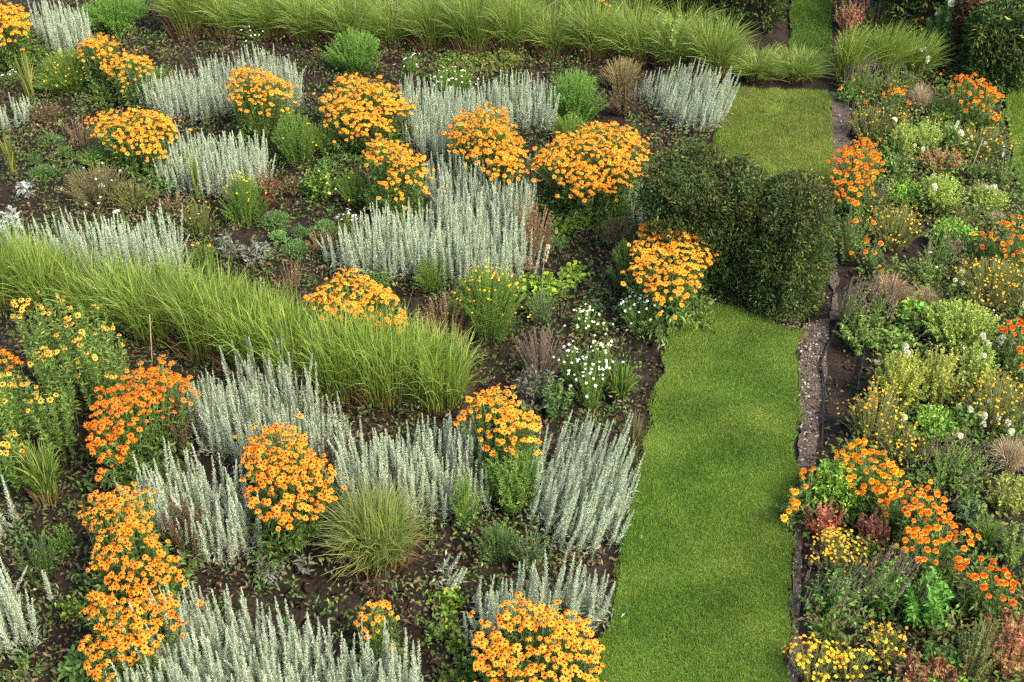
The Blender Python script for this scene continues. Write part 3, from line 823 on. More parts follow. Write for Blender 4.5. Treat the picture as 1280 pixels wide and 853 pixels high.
grass((233, 192, 256, 252), 'thin yellow blades rising through the silver artemisia', **IR)
grass((305, 130, 345, 192), 'yellow green upright blades under the small orange coneflower cluster', **{**IR, 'n': 90})
DL = dict(n=130, arch=1.5, w=.018, col=(.10, .18, .026), col2=(.16, .22, .04), basew=.25, name='daylily', cat='daylily', straw=False)
grass((738, 445, 812, 520), 'strappy green daylily beside the mown path edge', **DL)
grass((768, 512, 815, 588), 'brownish sedge tuft at the bed edge below the daylily', n=150, w=.010, col=(.12, .13, .04), col2=(.20, .14, .07), name='sedge', cat='sedge', straw=False)
SD = dict(n=230, w=.007, arch=1.3, name='sedge', cat='sedge', straw=False, col=(.11, .18, .03), col2=(.18, .22, .05))
grass((1085, 632, 1142, 685), 'fine green sedge tuft beside the coral plants', **SD)
grass((1203, 640, 1262, 702), 'fine lime sedge tuft right of the orange double flowers', **SD)
grass((1000, 768, 1062, 815), 'low green sedge tuft at the gravel edge near the bottom', **SD)
grass((1205, 200, 1248, 235), 'dark green sedge tuft near the right lawn', **{**SD, 'col': (.06, .10, .025)})
grass((1170, 255, 1245, 295), 'loose sedge with pale blades among lime plants at the right', **{**SD, 'col': (.14, .16, .04), 'col2': (.3, .24, .11), 'p2': .5})
ST = dict(n=700, w=.0055, arch=1.5, name='feather_grass', cat='feather grass', straw=False, col=(.38, .29, .15), col2=(.52, .41, .25), p2=.5, base=(.16, .14, .05), up=.8)
grass((1128, 98, 1172, 148), 'tall blond feather grass plume near the upper right lawn', **ST)
grass((1185, 72, 1250, 112), 'blond feather grass behind the orange clump below the red dahlia', **ST)
grass((1072, 335, 1150, 395), 'brownish feather grass tuft behind the purple salvia spikes', **{**ST, 'col2': (.30, .17, .11)})
grass((1125, 355, 1185, 395), 'blond feather grass tuft sprawling beside the yellow flowers', **ST)
grass((1225, 540, 1300, 605), 'large blond feather grass at the right edge', **ST)
grass((1200, 225, 1255, 262), 'pale feather grass tuft between lime plants near the right lawn', **ST)
grass((1228, 262, 1262, 288), 'small blond feather grass left of the orange double flowers at the right edge', **ST)
cover('ground_cover', LBED, 3600, [(.085, .14, .03), (.12, .15, .04), (.15, .11, .055), (.07, .13, .035)], [.36, .24, .16, .24], .045, 'taller seedlings and weeds scattered through the left bed', 16, .12, .0)
def lawn_weeds(W, n):
    lo, hi = W.min(0), W.max(0)
    Q = rng.uniform(lo, hi, (n * 3, 2)); Q = Q[inside(W, Q)][:n]
    k = np.repeat(np.arange(len(Q)), 22); s = rng.uniform(.5, 1.3, len(Q))
    X = np.c_[Q[k] + rng.normal(0, .05, (len(k), 2)) * s[k, None], .035 + .02 * rng.random(len(k))]
    D = np.c_[rng.normal(0, 1, (len(k), 2)), np.full(len(k), .3)]
    fb = MB(); leaves(fb, X, D, .026, .022, jitter((.09, .20, .04), len(k), .2, (.12, .24, .06), .4), droop=.1)
    tag(link('lawn_clover', fb.mesh('lawn_clover', M_LEAF)), kind='stuff', label='small clover patches within the mown path grass', cat='clover')

FOOT = pxpoly([(880, 352), (920, 362), (1000, 396), (1000, 414), (975, 411), (945, 400), (915, 387), (885, 384)])
pebbles('hedge_mulch', FOOT, 2600, [(.12, .085, .055), (.20, .15, .10), (.07, .05, .034), (.30, .24, .17)], .011, .012, .4, 'dry brown clippings along the foot of the yew hedge', 'mulch')
# ------------------------------------------------------------------ orange coneflowers of the left bed
B = bloom_clump
B([(-30, 12), (0, 8), (28, 9), (38, 24), (28, 44), (-10, 50)], .8, 'gold', 'orange coneflower clump in the upper left corner of the photo')
B([(95, 56), (118, 45), (148, 52), (150, 66), (130, 74), (98, 72)], .8, 'gold', 'small orange coneflower clump near the upper left corner, above yellow flowers')
B([(128, 86), (150, 70), (172, 66), (192, 76), (184, 92), (150, 97)], .7, 'gold', 'loose orange coneflower clump left of the top silver artemisia', sparse=.3)
B([(105, 152), (130, 140), (180, 140), (216, 146), (222, 168), (200, 184), (165, 187), (118, 170)], .7, 'gold', 'orange coneflower clump touching the silver artemisia at the upper left')
B([(282, 102), (300, 88), (330, 90), (366, 106), (360, 120), (325, 124), (285, 120)], .95, 'gold', 'orange coneflower clump on tall stems in front of silver artemisia')
B([(398, 132), (410, 108), (435, 98), (470, 98), (496, 110), (514, 136), (490, 150), (460, 164), (430, 158), (405, 142)], .8, 'gold', 'orange coneflower clump below the bright green feathery dome, beside a brown shrub')
B([(453, 190), (470, 175), (500, 178), (536, 205), (530, 226), (500, 236), (470, 222), (455, 207)], .85, 'gold', 'orange coneflower clump left of the large silver artemisia drift')
B([(553, 168), (575, 142), (605, 131), (635, 142), (650, 170), (660, 192), (650, 211), (622, 216), (590, 196), (560, 174)], .8, 'gold', 'orange coneflower clump surrounded by silver artemisia at the top centre')
B([(670, 192), (700, 166), (750, 153), (790, 159), (812, 180), (808, 206), (775, 226), (730, 237), (690, 218), (672, 207)], .85, 'gold', 'wide orange coneflower clump left of the dark yew hedge')
B([(785, 312), (805, 277), (830, 262), (870, 270), (893, 300), (885, 332), (865, 364), (832, 370), (805, 350), (785, 330)], .85, 'gold', 'rounded orange coneflower clump in front of the yew hedge by the path')
B([(380, 382), (400, 354), (440, 341), (480, 356), (505, 386), (508, 411), (480, 413), (440, 407), (400, 397)], .75, 'gold', 'orange coneflower clump behind the bright green grass band')
B([(106, 520), (128, 490), (165, 466), (205, 453), (242, 485), (240, 500), (205, 506), (178, 530), (150, 556), (122, 578), (106, 560)], .85, 'deep', 'deep orange coneflower clump draped over a brown shrub at the left')
B([(295, 588), (310, 552), (340, 531), (375, 536), (395, 570), (422, 595), (415, 616), (380, 640), (350, 656), (315, 632)], .8, 'orange', 'dense orange coneflower clump between two silver artemisia drifts, lower left')
B([(84, 642), (120, 620), (160, 604), (192, 614), (190, 650), (210, 690), (232, 720), (236, 746), (190, 760), (150, 732), (112, 700), (120, 670), (105, 652)], .8, 'orange', 'largest orange coneflower drift beside bare soil, lower left')
B([(92, 790), (112, 742), (160, 738), (222, 748), (230, 784), (200, 802), (160, 832), (112, 850), (105, 822)], .7, 'orange', 'orange coneflower clump at the bottom left, below the largest drift')
B([(572, 522), (595, 492), (625, 481), (665, 506), (678, 546), (670, 566), (640, 560), (600, 542), (580, 532)], .85, 'gold', 'orange coneflower clump above the feathery green plant in the lower middle')
B([(590, 812), (610, 776), (650, 752), (700, 752), (745, 780), (762, 815), (742, 853), (700, 872), (620, 872), (586, 842)], .8, 'gold', 'large orange coneflower clump at the bottom edge beside the mown path')
B([(443, 776), (455, 751), (485, 750), (502, 780), (490, 797), (455, 795)], .55, 'gold', 'small orange coneflower clump at the bottom centre beside silver artemisia', fr=.026, spacing=.04)
B([(-20, 436), (12, 440), (30, 452), (26, 470), (-20, 486)], .7, 'deep', 'deep orange coneflower clump cut by the left edge', sparse=.25)
B([(745, -4), (775, -6), (780, 3), (750, 5)], .8, 'gold', 'tiny orange coneflower clump behind the tall grass row at the top')

# ------------------------------------------------------------------ silver artemisia
A = artemisia
A([(52, 48), (108, 44), (114, 66), (70, 74)], .75, 'silver artemisia clump in the upper left corner beside orange coneflowers')
A([(168, 130), (230, 118), (262, 116), (262, 154), (215, 152)], .62, 'silver artemisia clump left of the tall stemmed orange coneflowers')
A([(262, 116), (330, 106), (368, 110), (372, 138), (300, 142), (262, 152)], .72, 'silver artemisia clump right behind the tall stemmed orange coneflowers')
A([(205, 214), (270, 204), (325, 214), (330, 236), (300, 246), (240, 246), (208, 240)], .68, 'silver artemisia clump pierced by thin yellow blades')
A([(22, 330), (120, 322), (216, 320), (222, 348), (120, 354), (28, 350)], .78, 'silver artemisia drift rising behind the left grass band')
A([(503, 142), (560, 140), (592, 172), (580, 216), (540, 204), (508, 182)], .66, 'silver artemisia drift flowing down left of the surrounded orange coneflowers', lean=(.06, 0))
A([(575, 148), (650, 132), (692, 140), (684, 168), (640, 166), (600, 166)], .66, 'silver artemisia drift behind the surrounded orange coneflowers')
A([(538, 240), (600, 232), (662, 246), (655, 290), (560, 292)], .7, 'silver artemisia drift just below the surrounded orange coneflowers')
A([(418, 336), (470, 312), (560, 296), (642, 320), (656, 346), (600, 362), (520, 352), (440, 346)], .72, 'wide silver artemisia drift in the middle of the left bed')
A([(802, 124), (860, 122), (905, 128), (892, 164), (850, 162), (822, 142)], .66, 'silver artemisia clump beside the upper lawn, leaning right', lean=(.2, 0))
A([(243, 524), (320, 508), (388, 522), (392, 562), (340, 604), (300, 588), (260, 562)], .78, 'silver artemisia drift below the left grass band, beside a brown shrub')
A([(173, 642), (240, 622), (305, 640), (316, 690), (290, 708), (230, 692), (190, 665)], .74, 'silver artemisia drift between the two large orange drifts, lower left')
A([(200, 842), (245, 792), (300, 798), (370, 822), (430, 850), (500, 858), (516, 890), (480, 930), (170, 930), (165, 890)], .8, 'broad silver artemisia drift along the bottom edge')
A([(428, 590), (500, 576), (592, 582), (602, 640), (520, 652), (440, 642)], .72, 'silver artemisia drift behind the olive fountain grass')
A([(655, 605), (720, 580), (765, 592), (770, 640), (765, 680), (735, 700), (692, 680), (668, 655)], .8, 'silver artemisia drift leaning over the mown path edge', lean=(.22, .02))
A([(606, 770), (660, 758), (742, 760), (748, 784), (690, 792), (612, 800)], .68, 'silver artemisia drift behind the large bottom orange clump', lean=(.1, 0))
A([(-30, 765), (20, 770), (40, 800), (36, 816), (-30, 822)], .85, 'silver artemisia clump cut by the lower left edge')
A([(780, 266), (815, 260), (820, 284), (792, 290)], .55, 'thin silver artemisia tuft between two orange clumps by the hedge', sparse=.3)
A([(-5, 150), (38, 142), (36, 160), (5, 168)], .5, 'sparse silver artemisia stems near the left edge above soil', sparse=.6)
A([(-8, 665), (22, 655), (20, 690), (-5, 700)], .75, 'few silver artemisia stems at the left edge below the grass tuft', sparse=.55)
A([(862, 20), (906, 16), (906, 32), (870, 34)], .6, 'silver artemisia clump behind the top grass row near the hedge')
A([(396, 552), (430, 548), (432, 592), (402, 592)], .68, 'sparse silver artemisia stems right of the brown shrub in the lower middle', sparse=.35)
A([(298, 478), (392, 470), (392, 500), (308, 510)], .7, 'few silver artemisia stems standing against the grass band', sparse=.62)
A([(584, 786), (608, 782), (612, 806), (590, 812)], .5, 'small silver artemisia tuft left of the large bottom orange clump', sparse=.1)
A([(54, 752), (66, 748), (72, 760), (58, 764)], .5, 'single silver artemisia plant on bare soil at the lower left', sparse=.2, spacing=.07)
A([(548, 725), (560, 720), (566, 735), (552, 738)], .4, 'small silver artemisia sprig above the bright broadleaf plants, bottom centre', lean=(.5, 0), spacing=.06)

# ------------------------------------------------------------------ feathery greens
P = plant
P((410, 36, 476, 100), 'kochia', 'bright green feathery dome below the top grass row, left one')
P((684, 86, 752, 160), 'kochia', 'bright green feathery dome right of the top silver artemisia')
P((100, -6, 184, 48), 'kochia', 'large bright green feathery dome at the top left')
P((604, 556, 684, 652), 'kochia', 'tall soft green feathery plant below an orange clump, lower middle', col=(.10, .18, .03), col2=(.16, .24, .04))
P((562, 592, 602, 668), 'feather', 'slim feathery green plant left of the tall soft one, lower middle')
P((592, 655, 650, 715), 'feather', 'low feathery green plant beside dark soil in the lower middle', col=(.06, .12, .03))
P((344, 138, 398, 214), 'feather', 'yellow green feathery plant beside the tall stemmed orange clump', fl='bright', nf=10, d=420)
P((300, 124, 346, 188), 'feather', 'green feathery stems under the tall stemmed orange clump', fl='bright', nf=8)
P((386, 150, 428, 205), 'feather', 'feathery green plant under the orange clump near the first dome', fl='bright', nf=6)
P((420, 212, 462, 262), 'feather', 'feathery green plant with tiny yellow flowers left of the coneflowers', fl='bright', nf=8)
P((458, 222, 524, 285), 'feather', 'feathery green plant beneath coneflowers left of the large silver drift', fl='bright', nf=10)
P((278, 216, 330, 288), 'feather', 'feathery plant with yellow flowers and red leaves below the silver clump', fl='bright', nf=16)
P((238, 300, 272, 346), 'feather', 'feathery plant topped by yellow flowers beside bare soil', fl='yellow', nf=9, fsize=.8)
P((226, 252, 272, 302), 'feather', 'thin feathery plant with few yellow flowers above bare soil', fl='bright', nf=9, d=200, col=(.10, .11, .03))
P((565, 330, 655, 440), 'feather', 'feathery plant covered in small yellow flowers in the bed centre', fl='bright', nf=46, d=360)
P((515, 318, 565, 372), 'feather', 'mixed green feathery plant at the foot of the middle silver drift', d=220)
P((45, 62, 132, 126), 'feather', 'feathery green plant with small yellow flowers at the upper left', fl='bright', nf=30)
P((165, 82, 212, 118), 'feather', 'feathery green plant with scattered yellow flowers beside the loose orange clump', fl='bright', nf=10)
P((700, 232, 800, 292), 'feather', 'green foliage skirt below the wide orange clump by the hedge', d=240, W=.008)
P((762, 296, 812, 372), 'feather', 'olive green feathery plant left of the rounded orange clump', col=(.10, .14, .03), W=.008)
P((690, 140, 735, 190), 'feather', 'feathery green plant with yellow flowers below the second dome', fl='bright', nf=9)
P((750, 70, 806, 118), 'dry', 'brownish feathery plant in front of the top grass row', d=320, W=.006, col=(.16, .13, .05))
P((640, 505, 672, 545), 'feather', 'small green plant behind the lower middle orange clump', d=200)
P((60, 655, 100, 700), 'feather', 'green feathery seedling on bare soil at the lower left', d=180, W=.012)
P((20, 668, 78, 738), 'feather', 'dark feathery green plant at the lower left edge', d=160, col=(.045, .09, .025))
P((95, 180, 160, 222), 'feather', 'ferny green foliage below the upper left orange clump', d=230, W=.010)

# ------------------------------------------------------------------ herb cushions
C_LAB = [((48, 166, 82, 184), 'small green herb cushion on bare soil at the upper left, uppermost of five'), ((66, 183, 94, 200), 'bright green herb cushion right below the uppermost one on bare soil'),
         ((36, 206, 74, 228), 'wide herb cushion at the lower left of five on bare soil'), ((84, 206, 110, 223), 'small herb cushion at the lower right of five on bare soil'), ((32, 192, 56, 208), 'dull green herb cushion at the left of five on bare soil'),
         ((326, 263, 362, 289), 'dark green herb cushion above the brightest cushion in the bed centre'), ((335, 287, 362, 307), 'brightest green herb cushion beside bare soil in the bed centre'),
         ((363, 281, 390, 300), 'pale green herb cushion right of the dark one in the bed centre'), ((390, 274, 422, 296), 'large bright herb cushion at the right of the cushion group'),
         ((354, 299, 389, 324), 'grey green herb cushion at the bottom of the cushion group'), ((675, 293, 708, 316), 'lone bright herb cushion right of the wide silver drift'),
         ((394, 197, 422, 219), 'bright herb cushion below the feathery stems and orange clump'), ((415, 189, 442, 208), 'small bright herb cushion left of the coneflowers near the silver drift')]
for k, (b, l) in enumerate(C_LAB):
    f = [1, 1.1, .9, .95, .8, .85, 1.35, 1.0, 1.2, .95, 1.1, 1.2, 1.2][k]
    P(b, 'cushion', l, group='low green herb cushions', spread=1.08, col=tuple(np.array((.075, .145, .035)) * f), col2=tuple(np.array((.11, .19, .05)) * f))
P((1193, 622, 1232, 656), 'cushion', 'grey green budded cushion right of the orange double flowers', col=(.08, .11, .06), L=.04)
P((1228, 655, 1262, 690), 'cushion', 'grey green bud covered mound behind the lime sedge', col=(.07, .10, .05), L=.04)

# ------------------------------------------------------------------ leafy plants and shrubs, left bed
P((690, 268, 720, 296), 'lobed', 'small yellow green broadleaf plant above the lone herb cushion')
P((714, 256, 768, 294), 'lobed', 'yellow green broadleaf plant below the wide orange clump')
P((640, 342, 712, 384), 'lobed', 'lime lobed broadleaf plant at the foot of the pale seed stalk')
P((698, 328, 738, 358), 'lobed', 'bright yellow green lobed plant right of the lime one')
P((372, 206, 426, 258), 'lobed', 'green leafy geranium with reddish leaves near the cushions', L=.06, W=.05, col=(.08, .15, .025), fl='pale', nf=6)
P((532, 735, 588, 778), 'lobed', 'bright broadleaf plant on dark soil at the bottom centre, upper one', L=.07, W=.05)
P((528, 780, 585, 820), 'lobed', 'green broadleaf plant on dark soil at the bottom centre, middle one', L=.07, W=.05, col=(.07, .13, .02))
P((545, 822, 612, 866), 'lobed', 'green broadleaf plant at the bottom edge left of the large orange clump', L=.07, W=.05, col=(.07, .13, .02))
P((68, 742, 106, 782), 'lobed', 'small bright green broadleaf plant on bare soil at the lower left', L=.06, W=.045)
P((8, 818, 58, 862), 'shrub', 'leafy green plant at the bottom left corner')
P((78, 812, 128, 862), 'leafy', 'broad dark green leafy plant beside the bottom left orange clump', L=.12, W=.05)
P((733, 352, 762, 374), 'shrub', 'tiny blue green plant on soil left of the path, upper one', col=(.06, .14, .05))
P((724, 374, 762, 396), 'shrub', 'tiny blue green plant on soil left of the path, lower one', col=(.06, .14, .05))
P((655, 362, 700, 412), 'feather', 'soft grey green plant below the lime lobed plant', col=(.07, .11, .04), d=220)
P((634, 655, 690, 730), 'shrub', 'green shrub beside the leaning silver drift', col=(.05, .10, .03), col2=(.12, .10, .03))
P((455, 330, 490, 372), 'leafy', 'green leafy plant behind the orange clump near the wide silver drift')
P((535, 66, 615, 96), 'shrub', 'low yellow green shrub below the top grass row', col=(.10, .14, .024), L=.06, W=.03)
P((590, 62, 660, 92), 'shrub', 'green shrub with yellowing leaves at the foot of the top grass row', col=(.09, .13, .024), col2=(.2, .17, .03), L=.06, W=.03)
P((822, 20, 850, 90), 'tall', 'thin climbing plant with pale leaves in front of the top grass row', d=40, L=.10, W=.05, col=(.16, .22, .05))
P((230, 345, 262, 352), 'shrub', 'low green seedlings beside bare soil near the grass band')
P((268, 288, 300, 332), 'rosette', 'grey leaved plant on bare soil in the bed centre, left one', d=150)
P((300, 296, 340, 336), 'rosette', 'greyish succulent stalks on bare soil beside the brightest cushion', d=120, col=(.12, .14, .09))
P((318, 694, 362, 732), 'rosette', 'dark grey green rosette on soil between the lower silver drifts')
P((360, 694, 392, 724), 'rosette', 'small dark rosette right of the larger grey one')
P((20, 225, 52, 246), 'rosette', 'silver grey leaf rosette at the left, above the silver drift', col=(.26, .29, .24), L=.13, W=.045, d=60)
P((-4, 258, 26, 292), 'rosette', 'silver leaf rosette at the left edge above the grass band', col=(.26, .29, .24), L=.13, W=.045, d=60)
P((75, 205, 165, 268), 'olive', 'wispy brownish plant with white specks at the left', fl='white', nf=12, d=150, col=(.11, .10, .04))
P((132, 225, 200, 270), 'olive', 'dull green wispy plant above the left silver drift', d=170)
P((165, 205, 240, 255), 'leafy', 'ragged green plant at the foot of the silver clump with yellow blades', d=60, col=(.06, .10, .025))
P((195, 238, 235, 268), 'dry', 'low withered plant above the left silver drift')
P((104, 96, 165, 138), 'shrub', 'green shrub above the touching orange clump at the upper left', d=90)
P((28, 128, 80, 165), 'brown', 'reddish low plant at the left above the cushions', d=90)
P((80, 140, 112, 190), 'dry', 'straw coloured wispy plant left of the touching orange clump', d=110)
P((140, 262, 160, 292), 'tall', 'thin stalk with a single white poppy flower above the left silver drift', d=6, fl='poppy', nf=1, L=.04, col=(.07, .11, .03), name='white_poppy', cat='poppy')
P((118, 230, 132, 250), 'tall', 'thin stalk with a white flower in wispy plants at the left', d=6, fl='poppy', nf=1, L=.04, name='white_poppy', cat='poppy')

P((192, 480, 246, 585), 'brown', 'tall reddish brown shrub beneath the deep orange coneflowers')
P((195, 622, 262, 712), 'brown', 'reddish brown shrub in front of the lower left silver drift', col=(.10, .045, .025))
P((392, 540, 455, 612), 'brown', 'brown shrub left of the silver drift behind the fountain grass')
P((520, 366, 596, 444), 'dry', 'brown withered shrub right of the orange clump behind the grass', d=210, L=.045, W=.016)
P((640, 248, 694, 328), 'dry', 'dry brown stalky plant right of the wide silver drift', d=190)
P((488, 128, 522, 184), 'brown', 'brown leaved shrub right of an orange clump near the first dome')
P((310, 212, 352, 264), 'coral', 'red leaved plant among soil below the silver clump', col=(.13, .035, .022), col2=(.10, .12, .03), p2=.5, d=110)
P((350, 215, 382, 250), 'coral', 'reddish stalky plant left of the geranium', col=(.14, .045, .025), col2=(.09, .11, .03), p2=.5, d=90)
P((638, 320, 674, 346), 'coral', 'dark red leaved plant at the end of the wide silver drift', col=(.22, .03, .025))
P((770, 395, 800, 410), 'dry', 'low brown stubble beside the path edge')
P((640, 410, 712, 488), 'dry', 'dark withered plants on soil left of the white flowers', col=(.11, .085, .06), d=170)
P((640, 455, 700, 520), 'rosette', 'dark green leafy plant on soil above the lower middle orange clump', col=(.05, .07, .03))
P((672, 470, 716, 530), 'leafy', 'green leafy plant left of the white daisies near the daylily', col=(.05, .10, .025))
P((742, 268, 800, 318), 'dry', 'brown and green ragged plant left of the rounded orange clump', col=(.15, .12, .05))
P((340, 322, 385, 372), 'dry', 'thin withered grassy plant on bare soil behind the grass band', d=80)
P((380, 282, 425, 322), 'dry', 'pale dry plant right of the grey green cushion', d=120)
P((700, 110, 712, 120), 'brown', 'small brown plant near the second dome', hmin=.2)
P((752, 105, 808, 150), 'brown', 'dark reddish low plant left of the leaning silver clump', d=90)
P((440, 715, 500, 760), 'brown', 'low brown leaved plant above the small bottom orange clump', d=80)
P((690, 690, 735, 720), 'dry', 'dry leaf litter plant under the leaning silver drift')

WF = dict(name='white_flower', cat='white flowers', W=.007, d=190)
P((695, 428, 732, 486), 'feather', 'green plant with white butterfly flowers left of the daylily', fl='white', nf=26, **WF)
P((728, 420, 772, 500), 'feather', 'white flowering plant directly left of the strappy daylily', fl=('white', 'pale'), nf=(14, 26), **WF)
P((770, 368, 832, 428), 'feather', 'white flowering plant at the bed edge below the rounded orange clump', fl='white', nf=42, **WF)
P((712, 386, 752, 425), 'feather', 'cream daisy plant above the white butterfly flowers', fl='pale', nf=34, **WF)
P((715, 455, 762, 520), 'feather', 'white speckled leafy plant in front of the daylily', fl='white', nf=24, **WF)
P((296, 22, 358, 58), 'feather', 'white flowering wisp in front of the top left grass row', fl='white', nf=26, **{**WF, 'd': 60})
P((500, 70, 528, 96), 'feather', 'white flower cluster on soil below the top grass row', fl='white', nf=16, **WF)
P((540, 84, 592, 128), 'feather', 'pale yellow and white daisy plant behind the silver drift at the top', fl='pale', nf=40, **WF)
P((0, 88, 22, 110), 'feather', 'white flower speckled plant at the upper left edge', fl='white', nf=8, **WF)
P((575, -8, 640, 22), 'feather', 'white flowering wisp above the top grass row', fl='white', nf=14, **{**WF, 'd': 60})
P((420, 262, 452, 300), 'feather', 'white speckled low plant left of the wide silver drift', fl='white', nf=14, **{**WF, 'd': 90})

# tall yellow heleniums at the left
for b, n, l in [((56, 362, 92, 480), 7, 'tall leafy helenium with a small yellow top, tallest at the left'), ((24, 372, 66, 500), 12, 'tall yellow helenium left of the tallest one'), ((84, 388, 148, 505), 18, 'yellow helenium clump right of the tallest one'),
                ((48, 425, 100, 545), 16, 'yellow helenium in the middle of the left stand'), ((100, 425, 166, 540), 18, 'yellow helenium touching the grass band at the right of its stand'), ((-20, 470, 48, 590), 14, 'yellow helenium at the left edge beside deep orange coneflowers'),
                ((40, 478, 96, 590), 12, 'yellow helenium behind the arching grass tuft'), ((-12, 545, 45, 625), 16, 'low yellow helenium at the left edge above silver stems')]:
    P(b, 'tall', l, name='helenium', cat='helenium', fl='yellow', nf=n, group='tall yellow heleniums at the left', fsize=1.0)

# ------------------------------------------------------------------ right bed
OG = 'orange double flower clumps in the right bed'
D2 = dict(double=True, name='double_flower_clump', cat='double flowers', group=OG, spacing=.06, fr=.036)
B([(1185, 102), (1215, 98), (1245, 108), (1258, 130), (1248, 140), (1215, 132), (1190, 117)], .6, 'orange', 'orange double flower clump near the right lawn, below the red dahlia', **D2)
B([(1042, 187), (1068, 177), (1097, 180), (1106, 212), (1095, 235), (1060, 249), (1040, 227)], .7, 'orange', 'orange double flower clump right beside the yew hedge end', **{**D2, 'spacing': .056})
B([(1100, 117), (1130, 113), (1137, 125), (1115, 133)], .55, 'orange', 'small orange double flower clump left of the blond plume', **D2)
B([(1236, 287), (1262, 276), (1296, 278), (1300, 322), (1258, 312)], .65, 'orange', 'orange double flower clump at the right edge above yellow flowers', **D2)
B([(1250, 407), (1290, 400), (1292, 442), (1260, 434)], .6, 'red_orange', 'red orange double flower clump at the right edge beside the lime shrub', **D2)
B([(1045, 575), (1072, 556), (1112, 565), (1140, 600), (1112, 622), (1070, 604)], .6, 'amber', 'amber double flower clump at the top of the diagonal orange band', **{**D2, 'spacing': .055})
B([(1085, 612), (1132, 592), (1168, 612), (1205, 655), (1168, 668), (1112, 640)], .6, 'orange', 'orange double flower clump in the middle of the diagonal band', **{**D2, 'spacing': .055})
B([(1120, 655), (1180, 648), (1225, 672), (1225, 700), (1165, 697), (1115, 685)], .55, 'orange', 'orange double flower clump in the diagonal band left of the lime sedge', **{**D2, 'spacing': .058})
B([(1190, 692), (1232, 697), (1290, 722), (1292, 748), (1240, 738), (1200, 718)], .6, 'red_orange', 'red orange double flower clump at the lower end of the diagonal band', **{**D2, 'spacing': .058})
B([(986, 630), (994, 592), (1022, 584), (1030, 600), (1006, 612), (998, 636)], .5, 'amber', 'amber double flower clump at the gravel edge left of the lime plant', **{**D2, 'sparse': .25})
B([(1070, 496), (1090, 492), (1102, 506), (1085, 514)], .45, 'amber', 'tiny amber double flower cluster beside the hoses', **D2)
B([(1052, 556), (1082, 552), (1100, 566), (1070, 572)], .5, 'amber', 'small amber double flower cluster just above the diagonal band', **D2)

P((1046, -2, 1082, 46), 'coral', 'coral red spiky plant beside the shaded grass strip at the top', fl='coral', nf=16)
P((1040, -8, 1060, 20), 'olive', 'yellow flowered plant at the top beside the shaded strip', fl='bright', nf=14)
P((1072, 0, 1130, 48), 'olive', 'dusty green salvia with faded spikes behind the right grass clumps', fl='salvia', nf=16, lean=(.15, 0))
P((1112, -6, 1170, 34), 'olive', 'faded flowering plant left of the cream dahlia at the top', fl=('phlox', 'salvia'), nf=(4, 10))
P((1156, 2, 1200, 80), 'leafy', 'tall green dahlia with round cream flowers in front of the top right hedge', name='cream_dahlia', cat='dahlia', fl='cream', nf=6)
P((1138, 20, 1166, 50), 'leafy', 'leafy plant with orange red flowers left of the cream dahlia', fl='daisy', nf=4)
P((1182, 28, 1204, 62), 'tall', 'white flower spike right of the cream dahlia', fl='phlox', nf=6)
P((1238, 60, 1276, 112), 'tall', 'tall dahlia with a single red flower before the hedge', name='red_dahlia', cat='dahlia', fl='red', nf=1, d=16, dome=-.2)
P((1235, 92, 1262, 112), 'leafy', 'low green foliage at the foot of the red dahlia')
P((1052, 80, 1104, 132), 'shrub', 'purple grey salvia spikes in front of the right grass clumps', name='salvia', cat='salvia', fl='salvia', nf=40, lean=(.12, 0))
P((1098, 82, 1148, 122), 'shrub', 'dark green leafy shrub with thin spikes right of the purple grey salvia', fl='salvia', nf=14)
P((1044, 100, 1082, 135), 'leafy', 'leafy green plant with a few orange flowers beside the upper lawn corner', fl='daisy', nf=5)
P((1144, 62, 1164, 106), 'tall', 'white snapdragon spike in front of the right grass clumps', fl='phlox', nf=6)
P((1058, 130, 1112, 180), 'olive', 'olive plant with faded spikes above the orange clump by the hedge', fl=('salvia', 'bright'), nf=(14, 16))
P((1100, 132, 1142, 168), 'olive', 'olive plant with tiny yellow flowers and a cream dahlia below the small orange clump', fl=('bright', 'cream'), nf=(26, 2), fsize=.8)
P((1136, 118, 1186, 150), 'shrub', 'dark green shrub between the blond plume and the orange clump', col=(.05, .075, .028))
P((1172, 112, 1212, 140), 'brown', 'brown leaved plant left of the orange clump by the right lawn')
P((1162, 134, 1232, 168), 'lime', 'bright lime low plant below the orange clump by the right lawn', spread=1.05)
P((1212, 132, 1240, 152), 'cushion', 'blue green cushion beside the lime plant near the right lawn', col=(.06, .11, .06))
P((1235, 135, 1262, 160), 'shrub', 'dark green shrub at the edge of the right lawn')
P((1180, 156, 1265, 205), 'olive', 'wide olive brown plant dotted with yellow flowers beside the right lawn', fl='bright', nf=46)
P((1106, 152, 1146, 205), 'golden', 'yellow green phlox with cream flowers right of the orange clump', fl='phlox', nf=3, lean=(.1, 0))
P((1140, 148, 1180, 198), 'golden', 'yellow green bushy plant in the upper right bed', fl='bright', nf=6)
P((1168, 150, 1204, 196), 'leafy', 'green phlox with white heads near the bamboo cane', name='white_phlox', cat='phlox', fl='phlox', nf=8)
P((1206, 168, 1232, 198), 'leafy', 'white phlox right of the bamboo cane', name='white_phlox', cat='phlox', fl='phlox', nf=4, d=60)
P((1150, 186, 1206, 222), 'coral', 'coral pink leafed plant in the upper right bed', fl=('orange',), nf=(5,), fsize=.6)
P((1102, 190, 1142, 230), 'leafy', 'dark leafy plant over soil right of the orange clump', col=(.05, .09, .022))
P((1240, 190, 1276, 240), 'shrub', 'dark green shrub bordering the right lawn near the cane')
P((1102, 226, 1165, 262), 'lime', 'bright green low plant right of the orange clump beside the hedge', col=(.10, .22, .02))
P((1148, 216, 1206, 272), 'golden', 'yellow green bush with pale flowers, above the blond tuft', fl='phlox', nf=2)
